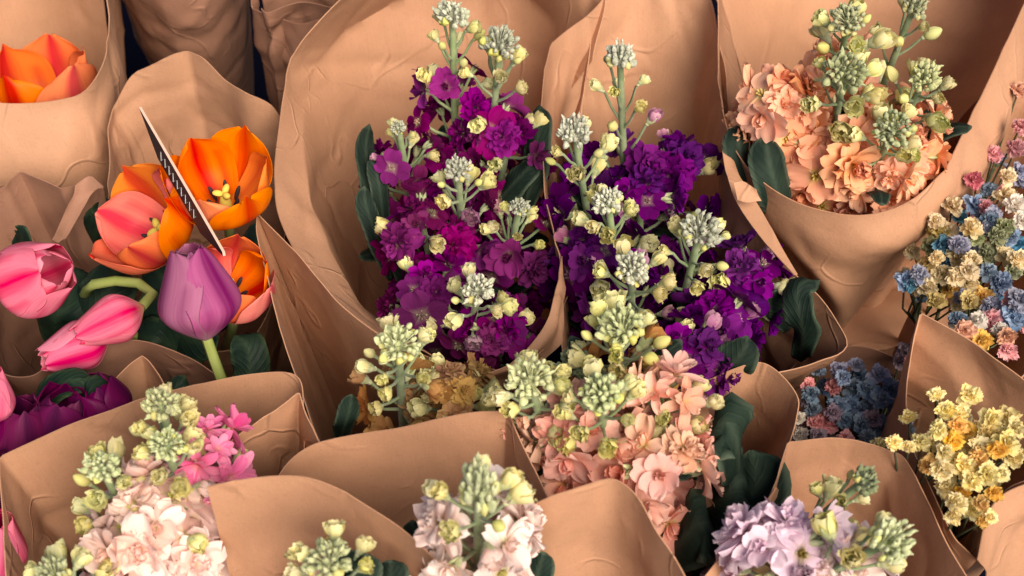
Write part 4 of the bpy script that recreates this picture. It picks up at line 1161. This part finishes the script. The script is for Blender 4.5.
# long stem lying behind the pink tulip
# ------------------------------------------------------------------ dried blooms
K_ = 'sprigs of dyed dried blooms'
sprig('dyed', 'sprig of pink and red dried blooms at the rim of the peach cone', [(1018, 92, 's', 7), (1020, 128, 'p', 8), (1016, 150, 'p', 9), (993, 156, 'p', 8), (1019, 172, 'v', 7), (1007, 178, 'c', 8), (974, 181, 'r', 8), (1003, 193, 'p', 7), (988, 190, 'd', 7)], .46, extra=3, group=K_)
sprig('dyed', 'sprig of cream and white dried blooms at the edge of the photo, over blue ones', [(1005, 198, 'c', 9), (1015, 206, 'w', 9), (1004, 217, 's', 8), (1022, 221, 'w', 8), (1005, 228, 'g', 8), (1016, 244, 't', 7), (998, 236, 'g', 9), (1010, 238, 'b', 8), (990, 222, 'd', 8)], .47, extra=3, group=K_)
sprig('dyed', 'sprig with one clear blue bloom among tan ones right under the peach cone edge', [(974, 206, 'b', 9), (985, 207, 'p', 7), (952, 208, 'c', 9), (936, 222, 'c', 8), (938, 234, 'o', 9), (948, 231, 'c', 7), (960, 218, 't', 7), (992, 217, 'v', 9), (930, 246, 'g', 9), (943, 246, 't', 9)], .46, extra=3, group=K_)
sprig('dyed', 'sprig with a large cream bloom beside lavender blooms in the middle of the dyed bunch', [(971, 230, 'c', 10), (981, 229, 'v', 9), (959, 245, 'v', 9), (957, 257, 'c', 9), (971, 260, 'c', 8), (986, 254, 'g', 9), (936, 258, 'c', 7), (924, 266, 'o', 8), (945, 263, 't', 7), (976, 240, 'g', 7)], .47, extra=3, group=K_)
sprig('dyed', 'sprig reaching farthest over the brown flap, blue and ochre blooms', [(919, 275, 'v', 8), (907, 281, 'b', 9), (912, 284, 't', 7), (927, 288, 'c', 9), (918, 288, 'c', 7), (942, 275, 'c', 9), (936, 301, 'o', 8), (957, 306, 'c', 8), (962, 298, 'v', 7)], .465, extra=3, group=K_)
sprig('dyed', 'sprig of cream and yellow blooms with bright blue ones at the edge of the photo', [(967, 271, 'c', 9), (957, 277, 'c', 9), (967, 283, 'c', 10), (1000, 284, 'b', 10), (998, 293, 't', 8), (983, 298, 'y', 9), (969, 301, 'o', 8), (991, 306, 'v', 9), (1005, 257, 'c', 8), (1016, 260, 'c', 9), (1012, 272, 'g', 8), (988, 273, 'd', 8)], .475, extra=3, group=K_)
sprig('dyed', 'sprig with pale pink blooms hanging lowest over the yellow bunch wrap', [(977, 322, 'w', 9), (991, 321, 'p', 9), (964, 331, 's', 9), (981, 341, 'y', 9), (1007, 337, 's', 8), (1008, 352, 'p', 8), (958, 319, 'd', 7), (1012, 320, 'b', 11), (1019, 301, 'v', 11), (1010, 300, 'p', 8), (1000, 330, 'w', 7)], .495, extra=2, group=K_)
L_ = 'sprigs of dusty blue dried blooms'
sprig('dusk', 'sprig of dusty blue blooms on the side of the salmon wrap, with a pink pair', [(808, 386, 'p', 7), (818, 371, 'd', 7), (808, 402, 'm', 8), (810, 395, 'd', 8), (799, 418, 'w', 6), (828, 424, 'p', 9), (816, 422, 'p', 7), (819, 436, 'm', 7), (800, 434, 'w', 7), (833, 413, 'm', 8), (812, 410, 'd', 8)], .425, 8.5, extra=6, group=L_)
sprig('dusk', 'sprig of dusty blue blooms with one rosy bloom in the middle of the shaded bunch', [(839, 371, 'v', 8), (856, 365, 'v', 7), (833, 388, 'p', 8), (853, 390, 'd', 9), (867, 390, 'd', 9), (838, 406, 'd', 9), (845, 421, 'd', 9), (846, 438, 'p', 7), (850, 405, 'b', 8), (843, 378, 'b', 7)], .425, 8.5, extra=7, group=L_)
sprig('dusk', 'sprig of plain dusty blue blooms beside the yellow bunch', [(878, 376, 'v', 9), (881, 400, 'd', 10), (890, 390, 'd', 9), (865, 411, 'd', 10), (883, 427, 'b', 9), (896, 411, 'd', 8), (867, 438, 'd', 8), (905, 433, 'd', 8), (862, 425, 'd', 9), (872, 420, 'm', 8), (888, 441, 'g', 7), (905, 425, 'b', 7)], .425, 8.5, extra=7, group=L_)
sprig('dusk', 'sprig of dim rosy blooms in the shade below the brown paper flap', [(905, 353, 'm', 8), (915, 350, 'm', 8), (900, 362, 'm', 7), (911, 360, 'r', 6)], .40, 8, extra=1, group=L_)
N_ = 'sprigs of yellow dried blooms'
sprig('yellow', 'sprig of yellow blooms standing highest against the shaded back paper', [(936, 395, 'l', 7), (969, 396, 'l', 10), (946, 411, 'l', 8), (959, 415, 'l', 9), (938, 430, 'l', 8), (967, 433, 'y', 9), (958, 426, 'y', 8)], .545, group=N_, extra=2)
sprig('yellow', 'sprig of pale yellow blooms at the edge of the photo, over the pale front paper', [(990, 421, 'l', 10), (1008, 418, 'l', 10), (1014, 428, 'l', 9), (990, 436, 'l', 11), (1006, 443, 'l', 10), (1012, 456, 'l', 10), (981, 447, 'l', 9), (998, 450, 'y', 8)], .545, group=N_, extra=3)
sprig('yellow', 'sprig of yellow blooms that spills towards the dusty blue bunch', [(894, 443, 'l', 7), (921, 443, 'l', 9), (935, 441, 'l', 9), (953, 441, 'y', 9), (928, 465, 'y', 9), (944, 454, 'l', 8), (908, 447, 'l', 6), (942, 470, 'l', 10)], .54, group=N_, extra=3)
sprig('yellow', 'sprig of deep yellow blooms in the middle of the yellow bunch', [(969, 448, 'l', 10), (963, 466, 'l', 10), (987, 474, 'l', 10), (1001, 474, 'l', 7), (971, 481, 'l', 10), (978, 458, 'y', 9), (994, 493, 'y', 7), (981, 504, 'y', 7)], .54, group=N_, extra=4)
sprig('yellow', 'sprig of yellow blooms lowest at the pointed front corner of the wrap', [(947, 488, 'l', 10), (956, 504, 'l', 9), (971, 509, 'l', 10), (953, 517, 'l', 7), (990, 517, 'l', 7), (962, 494, 'y', 7), (982, 522, 'y', 6)], .535, group=N_, extra=3)

# ------------------------------------------------------------------ thin black card among the tulips
a, b_ = P(140, 107, .565), P(225, 255, .55)
ax = (b_ - a)
Lc = ax.length
ax.normalize()
sidev = ax.cross(cT).normalized()
wid = (sidev * .48 + cT * -.88).normalized()      # the card is seen almost from its edge
thk = ax.cross(wid).normalized()
card = thing('chalk_card', b_, 'thin black chalk card with pale cut edge, seen edge on among orange tulips', 'sign')


def plate(b, outline, h, mi):
    n = len(outline)
    o = len(b.v)
    for s_ in (-h, h):
        for (x, y) in outline:
            b.v.append(tuple(a + ax * x + wid * y + thk * s_ - b_))
            b.uv.append((x * 5, y * 5)); b.col.append((0, 0, 0, 1))
    b.f.append(tuple(range(o, o + n))[::-1]); b.mi.append(mi)
    b.f.append(tuple(range(o + n, o + 2 * n))); b.mi.append(mi)
    for i in range(n):
        j = (i + 1) % n
        b.f.append((o + i, o + j, o + n + j, o + n + i)); b.mi.append(mi if mi == 2 else 1)


cb = MB()
plate(cb, [(0, 0), (.045, .021), (Lc * .80, .021), (Lc, 0.002), (Lc * .98, -.001)], .0010, 0)
cm = cb.mesh('board', [M['slate'], M['cardedge'], M['chalk']])
for p_ in cm.polygons:
    p_.use_smooth = False
link('board', cm, card)
cb = MB()
for k in range(9):
    x = .045 + k * .0075
    for sg in (-1, 1):
        cb.tube([a + ax * x + wid * .007 + thk * (.0012 * sg) - b_, a + ax * (x + .005) + wid * .016 + thk * (.0012 * sg) - b_, a + ax * (x + .006) + wid * .010 + thk * (.0012 * sg) - b_], .0003, 5, 0)
link('chalk_writing', cb.mesh('chalk_writing', [M['chalk']]), card)
# ------------------------------------------------------------------ light
wd = bpy.data.worlds.new('World')
S.world = wd
wd.use_nodes = True
nt = wd.node_tree
nt.nodes.clear()
sky = nt.nodes.new('ShaderNodeTexSky')
sky.sky_type = 'NISHITA'
sky.sun_disc = False
SUN_EL, SUN_AZ = 50, 150      # azimuth from +Y (away from the viewer) towards +X
sky.sun_elevation = math.radians(SUN_EL)
sky.sun_rotation = math.radians(SUN_AZ)
sky.dust_density = 3.0
bg = nt.nodes.new('ShaderNodeBackground')
bg.inputs[1].default_value = 0.07
wo = nt.nodes.new('ShaderNodeOutputWorld')
nt.links.new(sky.outputs[0], bg.inputs[0])
nt.links.new(bg.outputs[0], wo.inputs[0])
sd = bpy.data.lights.new('sun', 'SUN')
sd.energy = 5.0
sd.angle = math.radians(42)
sd.color = (1.0, 0.86, 0.72)
so = bpy.data.objects.new('sun', sd)
C.objects.link(so)
el, az = math.radians(SUN_EL), math.radians(SUN_AZ)
sv = Vector((math.sin(az) * math.cos(el), math.cos(az) * math.cos(el), math.sin(el)))
so.rotation_mode = 'QUATERNION'
so.rotation_quaternion = sv.to_track_quat('Z', 'Y')
S.view_settings.view_transform = 'Standard'
S.view_settings.look = 'None'
S.view_settings.exposure = 0.32
S.view_settings.gamma = 1.0
S.cycles.use_denoising = True
S.cycles.max_bounces = 8
